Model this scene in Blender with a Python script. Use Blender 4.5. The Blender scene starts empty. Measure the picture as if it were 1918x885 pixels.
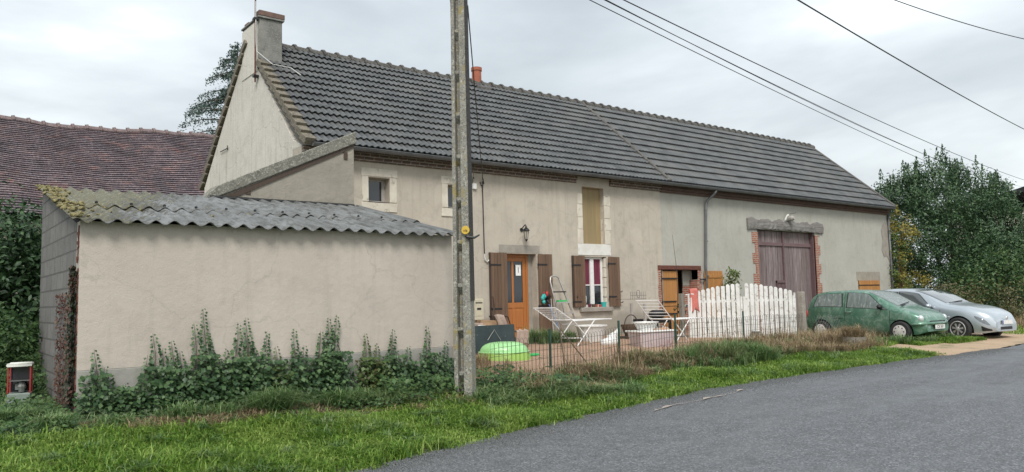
import bpy, bmesh, math, random
import numpy as np
from mathutils import Vector, Matrix
random.seed(7); RNG=np.random.default_rng(11)
C=bpy.data.collections.new("place"); bpy.context.scene.collection.children.link(C)
R=math.radians; PI=math.pi

# ------------------------------------------------------------------ terrain height
EX=[-60,-5,0,3.44,4.68,6.11,10.33,13.3,16.2,19.3,22.8,60]; EY=[-8,4.5,5.8,6.79,7.1,7.48,8.3,8.28,8.11,7.87,7.77,7.2]
def edge(X): return np.interp(X,EX,EY)
def zg(X,Y):
    t=Y-edge(X); zr=np.interp(X,[10,26,60],[0,.18,.3]); top=np.interp(X,[13,24],[.6,.12])
    return zr+top*np.interp(t,[0,2.5,8],[0,.55,1])

# ------------------------------------------------------------------ materials
def nodes_of(name):
    m=bpy.data.materials.new(name); m.use_nodes=True; nt=m.node_tree; b=nt.nodes["Principled BSDF"]
    return m,nt,b
def N(nt,t,**kw):
    n=nt.nodes.new(t)
    for k,v in kw.items():
        if k.startswith('i_'):
            n.inputs[int(k[2:])].default_value=v
        else: setattr(n,k,v)
    return n
def coords(nt,scale=(1,1,1),rot=(0,0,0)):
    tc=N(nt,'ShaderNodeTexCoord'); mp=N(nt,'ShaderNodeMapping')
    mp.inputs['Scale'].default_value=scale; mp.inputs['Rotation'].default_value=rot
    nt.links.new(tc.outputs['Object'],mp.inputs[0]); return mp.outputs[0]
def noise(nt,vec,scale,detail=4,rough=.55,dist=0):
    n=N(nt,'ShaderNodeTexNoise'); n.inputs['Scale'].default_value=scale; n.inputs['Detail'].default_value=detail
    n.inputs['Roughness'].default_value=rough; n.inputs['Distortion'].default_value=dist
    nt.links.new(vec,n.inputs['Vector']); return n.outputs['Fac']
def ramp(nt,fac,stops,interp='LINEAR'):
    r=N(nt,'ShaderNodeValToRGB'); el=r.color_ramp.elements; r.color_ramp.interpolation=interp
    while len(el)<len(stops): el.new(.5)
    for e,(p,c) in zip(el,stops): e.position=p; e.color=(*c,1) if len(c)==3 else c
    nt.links.new(fac,r.inputs[0]); return r.outputs[0]
def mix(nt,a,b,fac,mode='MIX'):
    m=N(nt,'ShaderNodeMix',data_type='RGBA',blend_type=mode)
    for s,v in ((m.inputs[6],a),(m.inputs[7],b),(m.inputs[0],fac)):
        if isinstance(v,(tuple,list)): s.default_value=(*v,1) if len(v)==3 else v
        elif isinstance(v,(int,float)): s.default_value=v
        else: nt.links.new(v,s)
    return m.outputs[2]
def bump(nt,b,h,dist=.01,strength=1.0):
    n=N(nt,'ShaderNodeBump'); n.inputs['Distance'].default_value=dist; n.inputs['Strength'].default_value=strength
    nt.links.new(h,n.inputs['Height']); nt.links.new(n.outputs[0],b.inputs['Normal'])
def mk(name,c1,c2=None,c3=None,rough=.85,ns=4,stretch=(1,1,1),fine=60,finebump=.003,metal=0,spot=None,spotscale=3,spotpos=(.58,.68),spec=.5,dist=0,lo=.35,hi=.65,coat=0):
    """c1..c2 mottled by noise, c3 = speckle at fine scale, spot = stain colour"""
    m,nt,b=nodes_of(name); v=coords(nt,stretch)
    c2=c2 or tuple(x*.8 for x in c1)
    col=ramp(nt,noise(nt,v,ns,5,.6,dist),[(lo,c1),(hi,c2)])
    f=noise(nt,v,fine,3,.7)
    if c3: col=mix(nt,col,c3,ramp(nt,f,[(.5,(0,0,0)),(.7,(1,1,1))]))
    if spot: col=mix(nt,col,spot,ramp(nt,noise(nt,v,spotscale,6,.65),[(spotpos[0],(0,0,0)),(spotpos[1],(.85,.85,.85))]))
    nt.links.new(col,b.inputs['Base Color']); b.inputs['Roughness'].default_value=rough; b.inputs['Metallic'].default_value=metal
    b.inputs['Specular IOR Level'].default_value=spec; b.inputs['Coat Weight'].default_value=coat
    if finebump: bump(nt,b,f,finebump)
    return m
def render_wall(name,base,dark,stain,streak,lowz=None,low=None,speck=.004):
    m,nt,b=nodes_of(name); v=coords(nt)
    col=ramp(nt,noise(nt,v,.9,5,.6),[(.3,base),(.7,dark)])
    col=mix(nt,col,stain,ramp(nt,noise(nt,v,2.3,8,.74),[(.5,(0,0,0)),(.74,(.7,.7,.7))]))
    vs=coords(nt,(7,7,.5)); col=mix(nt,col,streak,ramp(nt,noise(nt,vs,1.1,4,.6),[(.53,(0,0,0)),(.78,(.55,.55,.55))]))
    vc=N(nt,'ShaderNodeTexVoronoi',feature='DISTANCE_TO_EDGE'); vc.inputs['Scale'].default_value=.55; dn=N(nt,'ShaderNodeTexNoise'); dn.inputs['Scale'].default_value=1.6; dn.inputs['Detail'].default_value=6; nt.links.new(v,dn.inputs['Vector'])
    dm=N(nt,'ShaderNodeVectorMath',operation='MULTIPLY_ADD'); dm.inputs[1].default_value=(.9,.9,.9); nt.links.new(dn.outputs['Color'],dm.inputs[0]); nt.links.new(v,dm.inputs[2]); nt.links.new(dm.outputs[0],vc.inputs['Vector'])
    col=mix(nt,col,streak,ramp(nt,vc.outputs['Distance'],[(0,(.55,.55,.55)),(.007,(0,0,0))]))
    f=noise(nt,v,90,3,.75); col=mix(nt,col,tuple(x*.72 for x in base),ramp(nt,f,[(.5,(0,0,0)),(.8,(.6,.6,.6))]))
    if low:
        tc=N(nt,'ShaderNodeTexCoord'); s=N(nt,'ShaderNodeSeparateXYZ'); nt.links.new(tc.outputs['Object'],s.inputs[0])
        a=N(nt,'ShaderNodeMath',operation='MULTIPLY_ADD'); nt.links.new(noise(nt,v,1.7,6,.7),a.inputs[0]); a.inputs[1].default_value=-.5; nt.links.new(s.outputs[2],a.inputs[2])
        col=mix(nt,low,col,ramp(nt,a.outputs[0],[(max(0,lowz-.34),(0,0,0)),(lowz-.2,(1,1,1))]))
    nt.links.new(col,b.inputs['Base Color']); b.inputs['Roughness'].default_value=.92
    h=N(nt,'ShaderNodeMath',operation='MULTIPLY_ADD'); nt.links.new(noise(nt,v,9,5,.6),h.inputs[0]); h.inputs[1].default_value=2.0; nt.links.new(f,h.inputs[2])
    bump(nt,b,h.outputs[0],speck); return m
def brick(name,c1,c2,mortar,w=.22,h=.065,ax='xz',ms=.012,rough=.9,bias=0,bmp=.008):
    m,nt,b=nodes_of(name); tc=N(nt,'ShaderNodeTexCoord'); s=N(nt,'ShaderNodeSeparateXYZ'); nt.links.new(tc.outputs['Object'],s.inputs[0])
    c=N(nt,'ShaderNodeCombineXYZ'); nt.links.new(s.outputs['xyz'.index(ax[0])],c.inputs[0]); nt.links.new(s.outputs['xyz'.index(ax[1])],c.inputs[1])
    t=N(nt,'ShaderNodeTexBrick'); nt.links.new(c.outputs[0],t.inputs['Vector'])
    t.inputs['Color1'].default_value=(*c1,1); t.inputs['Color2'].default_value=(*c2,1); t.inputs['Mortar'].default_value=(*mortar,1)
    t.inputs['Scale'].default_value=1; t.inputs['Brick Width'].default_value=w; t.inputs['Row Height'].default_value=h; t.inputs['Mortar Size'].default_value=ms; t.inputs['Bias'].default_value=bias
    v=coords(nt); col=mix(nt,t.outputs[0],tuple(x*.55 for x in c1),ramp(nt,noise(nt,v,6,6,.7),[(.45,(0,0,0)),(.75,(.8,.8,.8))]))
    nt.links.new(col,b.inputs['Base Color']); b.inputs['Roughness'].default_value=rough
    inv=N(nt,'ShaderNodeMath',operation='SUBTRACT'); inv.inputs[0].default_value=1; nt.links.new(t.outputs['Fac'],inv.inputs[1])
    a=N(nt,'ShaderNodeMath',operation='MULTIPLY_ADD'); nt.links.new(noise(nt,v,40,4,.6),a.inputs[0]); a.inputs[1].default_value=.6; nt.links.new(inv.outputs[0],a.inputs[2])
    bump(nt,b,a.outputs[0],bmp); return m
def wood(name,c1,c2,rough=.7,axis='z',sc=1.,crack=None):
    st={'z':(14,14,1.1),'x':(1.1,14,14),'y':(14,1.1,14)}[axis]; st=tuple(a*sc for a in st)
    m,nt,b=nodes_of(name); v=coords(nt,st); n=noise(nt,v,1.6,6,.65,.6)
    col=ramp(nt,n,[(.3,c1),(.68,c2)])
    isl=N(nt,'ShaderNodeNewGeometry'); col=mix(nt,col,tuple(x*.6 for x in c1),ramp(nt,isl.outputs['Random Per Island'],[(0,(0,0,0)),(1,(.55,.55,.55))]))
    if crack: col=mix(nt,col,crack,ramp(nt,noise(nt,v,3.1,8,.75,.9),[(.55,(0,0,0)),(.66,(.9,.9,.9))]))
    nt.links.new(col,b.inputs['Base Color']); b.inputs['Roughness'].default_value=rough; bump(nt,b,n,.006); return m
def leafmat(name,cols,rough=.5,trans=.25,spec=.35):
    m,nt,b=nodes_of(name); g=N(nt,'ShaderNodeNewGeometry')
    st=[(i/(len(cols)-1) if len(cols)>1 else 0,c) for i,c in enumerate(cols)]
    col=ramp(nt,g.outputs['Random Per Island'],st)
    v=coords(nt); col=mix(nt,col,tuple(min(1,x*1.4) for x in cols[-1]),ramp(nt,noise(nt,v,1.3,4,.6),[(.48,(0,0,0)),(.72,(.5,.5,.5))])); col=mix(nt,col,tuple(x*.8 for x in cols[0]),ramp(nt,noise(nt,v,2.1,4,.6),[(.5,(0,0,0)),(.7,(.6,.6,.6))]))
    nt.links.new(col,b.inputs['Base Color']); b.inputs['Roughness'].default_value=rough; b.inputs['Specular IOR Level'].default_value=spec
    t=N(nt,'ShaderNodeBsdfTranslucent'); nt.links.new(col,t.inputs[0]); mx=N(nt,'ShaderNodeMixShader'); mx.inputs[0].default_value=trans
    nt.links.new(b.outputs[0],mx.inputs[1]); nt.links.new(t.outputs[0],mx.inputs[2]); nt.links.new(mx.outputs[0],nt.nodes['Material Output'].inputs[0]); return m
def plain(name,c,rough=.5,metal=0,spec=.5,coat=0,alpha=1,trans=0):
    m,nt,b=nodes_of(name); b.inputs['Base Color'].default_value=(*c,1); b.inputs['Roughness'].default_value=rough; b.inputs['Metallic'].default_value=metal
    b.inputs['Specular IOR Level'].default_value=spec; b.inputs['Coat Weight'].default_value=coat; b.inputs['Alpha'].default_value=alpha; b.inputs['Transmission Weight'].default_value=trans
    v=coords(nt); n=noise(nt,v,14,5,.7); col=mix(nt,c,tuple(x*.6 for x in c),ramp(nt,n,[(.45,(0,0,0)),(.8,(.55,.55,.55))])); nt.links.new(col,b.inputs['Base Color']); return m

M={}
M['render_house']=render_wall('render_house',(.54,.49,.415),(.44,.395,.33),(.30,.27,.23),(.33,.295,.24),.75,(.33,.30,.25))
M['render_barn']=render_wall('render_barn',(.45,.44,.395),(.38,.375,.335),(.32,.31,.27),(.34,.31,.25))
M['render_gable']=render_wall('render_gable',(.70,.665,.595),(.61,.575,.51),(.46,.425,.37),(.28,.25,.21))
M['render_shed']=render_wall('render_shed',(.54,.485,.425),(.47,.42,.365),(.40,.345,.31),(.38,.345,.30),speck=.004)
M['plinth']=render_wall('plinth',(.36,.35,.32),(.28,.275,.25),(.2,.2,.18),(.2,.22,.16))
M['render_leanto']=render_wall('render_leanto',(.36,.33,.275),(.29,.265,.225),(.22,.205,.17),(.24,.22,.18),speck=.008)
M['coping']=mk('coping',(.20,.195,.165),(.12,.115,.10),(.42,.42,.36),ns=6,fine=34,finebump=.012,spot=(.30,.29,.23),spotscale=9)
M['block']=brick('block',(.22,.21,.20),(.17,.165,.16),(.11,.105,.10),w=.5,h=.215,ax='yz',ms=.012,bmp=.012)
M['brick']=brick('brick',(.40,.14,.085),(.30,.10,.065),(.42,.36,.30))
M['brick_cornice']=brick('brick_cornice',(.17,.115,.09),(.10,.075,.06),(.33,.30,.26),w=.24,h=.07)
M['brick_barn']=brick('brick_barn',(.15,.085,.07),(.11,.07,.06),(.15,.11,.09),w=.24,h=.07)
M['stone']=mk('stone',(.66,.62,.53),(.55,.50,.42),ns=3,fine=30,spot=(.30,.27,.21),spotscale=5,finebump=.006)
M['white_lintel']=mk('white_lintel',(.74,.74,.70),(.62,.61,.56),ns=3,fine=30,spot=(.36,.35,.30),spotscale=2.4,finebump=.004)
M['concrete_sill']=mk('concrete_sill',(.34,.31,.27),(.26,.24,.21),ns=5,fine=50,finebump=.004)
def tile_mat():
    m,nt,b=nodes_of('roof_tile'); tc=N(nt,'ShaderNodeTexCoord'); v=coords(nt)
    sn=N(nt,'ShaderNodeVectorMath',operation='SNAP'); sn.inputs[1].default_value=(.3,.2,.24); nt.links.new(tc.outputs['Object'],sn.inputs[0])
    wn=N(nt,'ShaderNodeTexWhiteNoise'); nt.links.new(sn.outputs[0],wn.inputs['Vector'])
    col=ramp(nt,wn.outputs['Value'],[(0,(.060,.064,.067)),(1,(.105,.110,.112))])
    col=mix(nt,col,(.14,.138,.128),ramp(nt,noise(nt,v,.8,6,.65),[(.45,(0,0,0)),(.8,(.7,.7,.7))]))
    col=mix(nt,col,(.25,.25,.235),ramp(nt,noise(nt,v,28,4,.7),[(.6,(0,0,0)),(.74,(.6,.6,.6))]))
    nt.links.new(col,b.inputs['Base Color']); b.inputs['Roughness'].default_value=.52; b.inputs['Specular IOR Level'].default_value=.6
    bump(nt,b,noise(nt,v,70,3,.7),.003); return m
M['tile']=tile_mat()
M['ridge_red']=mk('ridge_red',(.20,.14,.135),(.13,.10,.10),(.3,.26,.25),ns=6,fine=25,finebump=.008)
M['ridge']=mk('ridge',(.10,.093,.085),(.06,.056,.052),(.2,.195,.17),ns=5,fine=25,finebump=.008)
M['verge']=mk('verge',(.19,.165,.13),(.10,.088,.07),(.30,.27,.19),ns=7,fine=25,spot=(.36,.22,.05),spotscale=4,spotpos=(.64,.7),finebump=.008)
def redroof():
    m,nt,b=nodes_of('red_tile'); tc=N(nt,'ShaderNodeTexCoord'); s=N(nt,'ShaderNodeSeparateXYZ'); nt.links.new(tc.outputs['Object'],s.inputs[0])
    c=N(nt,'ShaderNodeCombineXYZ'); nt.links.new(s.outputs[0],c.inputs[0]); nt.links.new(s.outputs[2],c.inputs[1])
    t=N(nt,'ShaderNodeTexBrick'); nt.links.new(c.outputs[0],t.inputs['Vector']); t.inputs['Scale'].default_value=1
    t.inputs['Brick Width'].default_value=.17; t.inputs['Row Height'].default_value=.075; t.inputs['Mortar Size'].default_value=.006
    t.inputs['Color1'].default_value=(.185,.135,.142,1); t.inputs['Color2'].default_value=(.115,.097,.112,1); t.inputs['Mortar'].default_value=(.07,.04,.045,1)
    v=coords(nt); col=mix(nt,t.outputs[0],(.085,.07,.08),ramp(nt,noise(nt,v,.8,6,.7),[(.46,(0,0,0)),(.62,(.85,.85,.85))]))
    col=mix(nt,col,(.33,.17,.14),ramp(nt,noise(nt,coords(nt,(1,1,1),(1,2,3)),1.7,7,.75),[(.55,(0,0,0)),(.7,(.8,.8,.8))]))
    col=mix(nt,col,(.42,.38,.39),ramp(nt,noise(nt,v,16,4,.7),[(.52,(0,0,0)),(.70,(.7,.7,.7))]))
    nt.links.new(col,b.inputs['Base Color']); b.inputs['Roughness'].default_value=.8; return m
M['red_tile']=redroof()
def corrug():
    m,nt,b=nodes_of('fibre_cement'); v=coords(nt); vs=coords(nt,(1,.35,1))
    col=ramp(nt,noise(nt,vs,2.2,6,.65),[(.3,(.235,.245,.245)),(.65,(.13,.136,.135))])
    col=mix(nt,col,(.075,.078,.07),ramp(nt,noise(nt,coords(nt,(1.6,.25,1)),9,7,.8),[(.46,(0,0,0)),(.58,(.9,.9,.9))]))
    tc=N(nt,'ShaderNodeTexCoord'); s=N(nt,'ShaderNodeSeparateXYZ'); nt.links.new(tc.outputs['Object'],s.inputs[0])
    # moss: thick on the left verge and along the upper rows
    g=N(nt,'ShaderNodeMath',operation='MULTIPLY_ADD'); nt.links.new(s.outputs[0],g.inputs[0]); g.inputs[1].default_value=-.42; g.inputs[2].default_value=.95
    g2=N(nt,'ShaderNodeMath',operation='MULTIPLY_ADD'); nt.links.new(s.outputs[1],g2.inputs[0]); g2.inputs[1].default_value=.17; nt.links.new(g.outputs[0],g2.inputs[2])
    g3=N(nt,'ShaderNodeMath',operation='MULTIPLY_ADD'); nt.links.new(noise(nt,v,6,7,.75),g3.inputs[0]); g3.inputs[1].default_value=1.6; nt.links.new(g2.outputs[0],g3.inputs[2])
    moss=ramp(nt,noise(nt,v,16,6,.75),[(.35,(.17,.155,.08)),(.5,(.09,.085,.05)),(.62,(.24,.23,.16)),(.75,(.36,.36,.30))])
    fac=ramp(nt,g3.outputs[0],[(.0,(0,0,0)),(1,(1,1,1))]); mr=N(nt,'ShaderNodeMapRange'); mr.inputs[1].default_value=2.28; mr.inputs[2].default_value=2.45; nt.links.new(g3.outputs[0],mr.inputs[0])
    col=mix(nt,col,moss,mr.outputs[0]); nt.links.new(col,b.inputs['Base Color']); b.inputs['Roughness'].default_value=.6
    h=N(nt,'ShaderNodeMath',operation='MULTIPLY_ADD'); nt.links.new(mr.outputs[0],h.inputs[0]); h.inputs[1].default_value=1.2; nt.links.new(noise(nt,v,30,5,.75),h.inputs[2])
    bump(nt,b,h.outputs[0],.012); return m
M['corrug']=corrug()
M['moss']=mk('moss',(.28,.23,.09),(.14,.13,.06),(.38,.35,.2),ns=12,fine=60,finebump=.02)
M['wood_brown']=wood('wood_brown',(.13,.075,.045),(.20,.125,.08))
M['wood_orange']=wood('wood_orange',(.50,.19,.05),(.40,.14,.035),rough=.45)
M['wood_honey']=wood('wood_honey',(.50,.24,.075),(.40,.18,.05),crack=(.2,.1,.05))
M['wood_barn']=wood('wood_barn',(.145,.098,.095),(.33,.285,.28),rough=.9,crack=(.08,.045,.055),sc=.8)
M['wood_barn_rail']=wood('wood_barn_rail',(.13,.07,.075),(.20,.14,.14),axis='x')
M['wood_yellow']=wood('wood_yellow',(.37,.285,.15),(.29,.22,.11),sc=.5)
M['beam']=wood('beam',(.16,.145,.13),(.34,.33,.32),rough=.95,axis='x',crack=(.035,.03,.028),sc=.55)
M['wood_dark']=wood('wood_dark',(.06,.04,.03),(.10,.07,.05))
M['wood_grey']=wood('wood_grey',(.20,.18,.15),(.28,.26,.22),rough=.9,crack=(.08,.07,.05))
M['iron']=plain('iron',(.02,.02,.022),.5,.2)
M['rust']=mk('rust',(.16,.055,.035),(.09,.035,.025),ns=14,finebump=.003)
M['zinc']=mk('zinc',(.16,.165,.17),(.11,.115,.12),rough=.5,ns=3,metal=.25,finebump=0)
M['glass_dark']=plain('glass_dark',(.018,.022,.027),.06,0,.8)
M['white_pvc']=plain('white_pvc',(.75,.75,.73),.35)
M['frame_grey']=plain('frame_grey',(.40,.38,.35),.6)
M['curtain_red']=mk('curtain_red',(.18,.03,.055),(.10,.015,.035),stretch=(9,9,.4),ns=2,finebump=0)
M['paper']=plain('paper',(.85,.85,.84),.8)
M['ink']=plain('ink',(.04,.04,.045),.7)
M['black_lamp']=plain('black_lamp',(.012,.013,.014),.35)
M['lamp_glass']=plain('lamp_glass',(.45,.42,.36),.2)
M['cable']=plain('cable',(.015,.015,.016),.6)
M['cable_white']=plain('cable_white',(.6,.6,.58),.5)
M['cement']=mk('cement',(.24,.235,.215),(.15,.148,.135),(.3,.3,.28),ns=3,fine=30,spot=(.09,.088,.08),spotscale=2.6,finebump=.008)
M['terracotta']=mk('terracotta',(.40,.13,.075),(.30,.10,.06),ns=6,finebump=.004)
M['brick_red']=mk('brick_red',(.22,.13,.105),(.14,.09,.075),(.12,.1,.08),ns=9,fine=20,finebump=.006)
def polemat():
    m,nt,b=nodes_of('pole_concrete'); v=coords(nt)
    col=ramp(nt,noise(nt,v,3,6,.7),[(.3,(.34,.33,.29)),(.7,(.19,.185,.165))])
    col=mix(nt,col,(.06,.058,.05),ramp(nt,noise(nt,v,45,5,.75),[(.5,(0,0,0)),(.62,(.8,.8,.8))]))
    col=mix(nt,col,(.50,.49,.43),ramp(nt,noise(nt,v,24,6,.8,.4),[(.53,(0,0,0)),(.60,(.85,.85,.85))]))
    col=mix(nt,col,(.30,.24,.07),ramp(nt,noise(nt,v,5,6,.75),[(.54,(0,0,0)),(.62,(.8,.8,.8))]))
    nt.links.new(col,b.inputs['Base Color']); b.inputs['Roughness'].default_value=.93; bump(nt,b,noise(nt,v,38,6,.8),.012); return m
M['pole']=polemat()
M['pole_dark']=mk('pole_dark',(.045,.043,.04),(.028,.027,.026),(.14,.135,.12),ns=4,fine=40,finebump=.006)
M['badge']=plain('badge',(.62,.42,.06),.45)
# vegetation
M['laurel']=leafmat('laurel',[(.022,.052,.028),(.04,.092,.042),(.065,.13,.055),(.115,.185,.08)],.40,.18)
M['hedge']=leafmat('hedge',[(.018,.042,.02),(.035,.078,.03),(.075,.14,.055)],.45,.2)
M['conifer']=leafmat('conifer',[(.05,.085,.07),(.075,.12,.10),(.10,.15,.12)],.6,.1)
M['ivy']=leafmat('ivy',[(.022,.052,.022),(.036,.08,.030),(.055,.11,.040),(.11,.18,.075)],.42,.15)
M['ivy_tip']=leafmat('ivy_tip',[(.07,.06,.025),(.06,.11,.03),(.10,.15,.045)],.45,.2)
M['ivy_dark']=leafmat('ivy_dark',[(.02,.035,.02),(.035,.055,.03),(.14,.06,.05)],.5,.1)
M['grass']=leafmat('grass',[(.06,.14,.018),(.125,.25,.030),(.21,.36,.050),(.34,.43,.12)],.5,.4)
M['tallgreen']=leafmat('tallgreen',[(.06,.13,.04),(.11,.22,.065),(.20,.31,.12),(.30,.36,.18)],.5,.35)
M['straw']=leafmat('straw',[(.17,.12,.075),(.27,.20,.12),(.36,.28,.17),(.46,.37,.23)],.7,.3)
M['weed']=leafmat('weed',[(.022,.055,.022),(.04,.095,.03),(.075,.15,.045),(.11,.17,.06)],.5,.25)
M['yellowleaf']=leafmat('yellowleaf',[(.10,.10,.035),(.22,.20,.05),(.40,.33,.06),(.26,.22,.05)],.5,.3)
M['greenyellow']=leafmat('greenyellow',[(.05,.10,.03),(.13,.19,.05),(.22,.26,.07)],.5,.3)
M['deadvine']=leafmat('deadvine',[(.07,.022,.018),(.11,.04,.03),(.14,.10,.07)],.8,.1)
M['bark']=mk('bark',(.12,.09,.065),(.07,.052,.04),ns=6,stretch=(4,4,1),finebump=.01)
M['stem']=plain('stem',(.10,.065,.04),.8)
# grounds
def groundmat():
    m,nt,b=nodes_of('ground'); v=coords(nt)
    col=ramp(nt,noise(nt,v,.7,6,.7),[(.35,(.045,.085,.022)),(.55,(.07,.10,.03)),(.7,(.10,.085,.05))])
    col=mix(nt,col,(.05,.04,.028),ramp(nt,noise(nt,v,9,6,.75),[(.45,(0,0,0)),(.6,(.7,.7,.7))]))
    nt.links.new(col,b.inputs['Base Color']); b.inputs['Roughness'].default_value=.95; bump(nt,b,noise(nt,v,25,5,.7),.03); return m
M['ground']=groundmat()
def roadmat():
    m,nt,b=nodes_of('asphalt'); v=coords(nt)
    vo=N(nt,'ShaderNodeTexVoronoi'); vo.inputs['Scale'].default_value=62; nt.links.new(v,vo.inputs['Vector'])
    vr=N(nt,'ShaderNodeSeparateColor'); nt.links.new(vo.outputs['Color'],vr.inputs[0])
    col=ramp(nt,vr.outputs[0],[(0,(.055,.06,.066)),(.5,(.12,.126,.136)),(.86,(.17,.176,.188)),(1,(.30,.31,.32))])
    big=noise(nt,coords(nt,(.35,1,1),(0,0,.05)),.8,5,.6)
    col=mix(nt,col,(.17,.18,.19),ramp(nt,big,[(.5,(0,0,0)),(.72,(.55,.55,.55))]))
    col=mix(nt,col,(.065,.068,.07),ramp(nt,noise(nt,v,3.2,7,.75),[(.48,(0,0,0)),(.7,(.6,.6,.6))])); wv=coords(nt,(.12,1.3,1)); col=mix(nt,col,(.19,.20,.215),ramp(nt,noise(nt,wv,1.6,4,.6),[(.55,(0,0,0)),(.75,(.5,.5,.5))]))
    nt.links.new(col,b.inputs['Base Color'])
    rr=ramp(nt,big,[(.4,(.62,.62,.62)),(.7,(.42,.42,.42))]); nt.links.new(rr,b.inputs['Roughness']); b.inputs['Specular IOR Level'].default_value=.6
    h=N(nt,'ShaderNodeMath',operation='MULTIPLY_ADD'); nt.links.new(vo.outputs['Distance'],h.inputs[0]); h.inputs[1].default_value=-1.0; nt.links.new(noise(nt,v,120,3,.6),h.inputs[2])
    bump(nt,b,h.outputs[0],.008); return m
M['asphalt']=roadmat()
M['chips']=mk('chips',(.11,.118,.12),(.055,.058,.06),(.26,.27,.27),ns=30,fine=70,finebump=.004,rough=.7)
M['gravel']=mk('gravel',(.40,.245,.165),(.30,.185,.125),(.52,.40,.30),ns=1.5,fine=55,spot=(.15,.13,.07),spotscale=1.6,finebump=.015)
M['path']=mk('path',(.44,.315,.205),(.34,.245,.16),(.58,.46,.33),ns=1.3,fine=45,spot=(.12,.15,.06),spotscale=1.3,spotpos=(.56,.68),finebump=.015)
M['sand']=mk('sand',(.42,.36,.31),(.28,.25,.22),ns=6,fine=50,finebump=.006)
M['soil']=mk('soil',(.085,.05,.03),(.05,.032,.02),(.18,.12,.08),ns=6,fine=30,finebump=.03)
# small things
M['white_wire']=plain('white_wire',(.78,.78,.77),.35)
M['white_plastic']=plain('white_plastic',(.78,.78,.76),.4)
M['green_wire']=plain('green_wire',(.03,.045,.03),.5)
M['green_post']=plain('green_post',(.02,.07,.05),.5)
M['lime']=plain('lime',(.36,.70,.30),.4,coat=.2)
M['lime_dark']=plain('lime_dark',(.30,.50,.10),.45)
M['slate']=mk('slate',(.035,.055,.058),(.02,.032,.035),ns=4,spot=(.13,.15,.15),spotscale=8,spotpos=(.62,.7),finebump=0,rough=.5)
M['cloth_beige']=mk('cloth_beige',(.42,.33,.27),(.32,.24,.2),ns=6,finebump=.004)
M['cloth_pink']=mk('cloth_pink',(.60,.20,.16),(.48,.14,.12),ns=6,finebump=.006)
M['cream']=plain('cream',(.58,.53,.40),.45)
M['alu']=mk('alu',(.55,.53,.50),(.42,.40,.38),metal=.6,rough=.4,ns=5,finebump=0)
M['blue']=plain('blue',(.08,.17,.42),.5)
M['turq']=plain('turq',(.05,.45,.42),.6)
M['red']=plain('red',(.5,.04,.04),.5)
M['greenplastic']=plain('greenplastic',(.03,.45,.12),.4)
M['wicker']=mk('wicker',(.16,.10,.065),(.07,.045,.03),ns=40,stretch=(1,1,4),finebump=.012,fine=50)
M['clearbox']=mk('clearbox',(.56,.49,.50),(.42,.34,.36),ns=2,spot=(.35,.12,.10),spotscale=3,finebump=0,rough=.3)
M['towels']=mk('towels',(.5,.22,.08),(.30,.45,.5),ns=6,finebump=.01)
M['cardboard']=mk('cardboard',(.38,.25,.15),(.26,.17,.1),ns=5,finebump=0)
M['picket']=mk('picket',(.76,.765,.75),(.60,.60,.57),rough=.6,ns=3,spot=(.22,.19,.14),spotscale=11,spotpos=(.56,.68),finebump=.004)
M['concrete_post']=mk('concrete_post',(.33,.30,.26),(.22,.20,.17),(.4,.38,.33),ns=6,fine=30,finebump=.008)
M['rubber']=mk('rubber',(.02,.02,.021),(.03,.03,.03),rough=.85,ns=8,finebump=.002)
M['galv']=mk('galv',(.22,.23,.22),(.14,.15,.14),metal=.3,rough=.5,ns=6,finebump=0)
M['cream_top']=plain('cream_top',(.72,.74,.68),.5)
M['cabinet_red']=plain('cabinet_red',(.36,.03,.03),.5)
M['cabinet_base']=plain('cabinet_base',(.22,.27,.24),.6)
def carpaint(name,c,c2,dirt,spotpos,rough=.32,metal=.35):
    m,nt,b=nodes_of(name); v=coords(nt)
    col=ramp(nt,noise(nt,v,1.8,4,.6),[(.35,c),(.7,c2)])
    if dirt: col=mix(nt,col,dirt,ramp(nt,noise(nt,v,4.5,8,.8,.8),[(spotpos[0],(0,0,0)),(spotpos[1],(.8,.8,.8))]))
    nt.links.new(col,b.inputs['Base Color']); b.inputs['Metallic'].default_value=metal; b.inputs['Roughness'].default_value=rough; b.inputs['Coat Weight'].default_value=.6; b.inputs['Coat Roughness'].default_value=.12
    return m
M['green_paint']=carpaint('green_paint',(.07,.175,.12),(.11,.25,.175),(.32,.43,.36),(.48,.64))
M['silver_paint']=carpaint('silver_paint',(.50,.55,.59),(.46,.51,.55),None,(0,1),.28,.5)
M['car_glass']=plain('car_glass',(.10,.115,.12),.08,0,1.0,coat=1)
M['car_glass_dirty']=mk('car_glass_dirty',(.12,.15,.145),(.20,.23,.22),rough=.25,ns=3,stretch=(4,4,.8),spot=(.42,.46,.44),spotscale=5,spotpos=(.55,.7),finebump=0)
M['black_trim']=plain('black_trim',(.014,.015,.016),.5)
M['headlight']=plain('headlight',(.62,.65,.67),.12,.2,.9,coat=1)
M['lens_grey']=plain('lens_grey',(.16,.18,.20),.12,.2,.9,coat=1)
M['indicator']=plain('indicator',(.42,.10,.04),.25)
M['rim']=plain('rim',(.55,.53,.52),.3,.5)
M['hubcap']=mk('hubcap',(.62,.59,.56),(.45,.42,.4),ns=8,finebump=0,rough=.5)
M['plate']=plain('plate',(.72,.72,.70),.5)
M['plate_blue']=plain('plate_blue',(.02,.08,.38),.4)
M['bramble']=leafmat('bramble',[(.06,.07,.03),(.12,.11,.05),(.17,.13,.07),(.12,.17,.06)],.6,.25)

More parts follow.
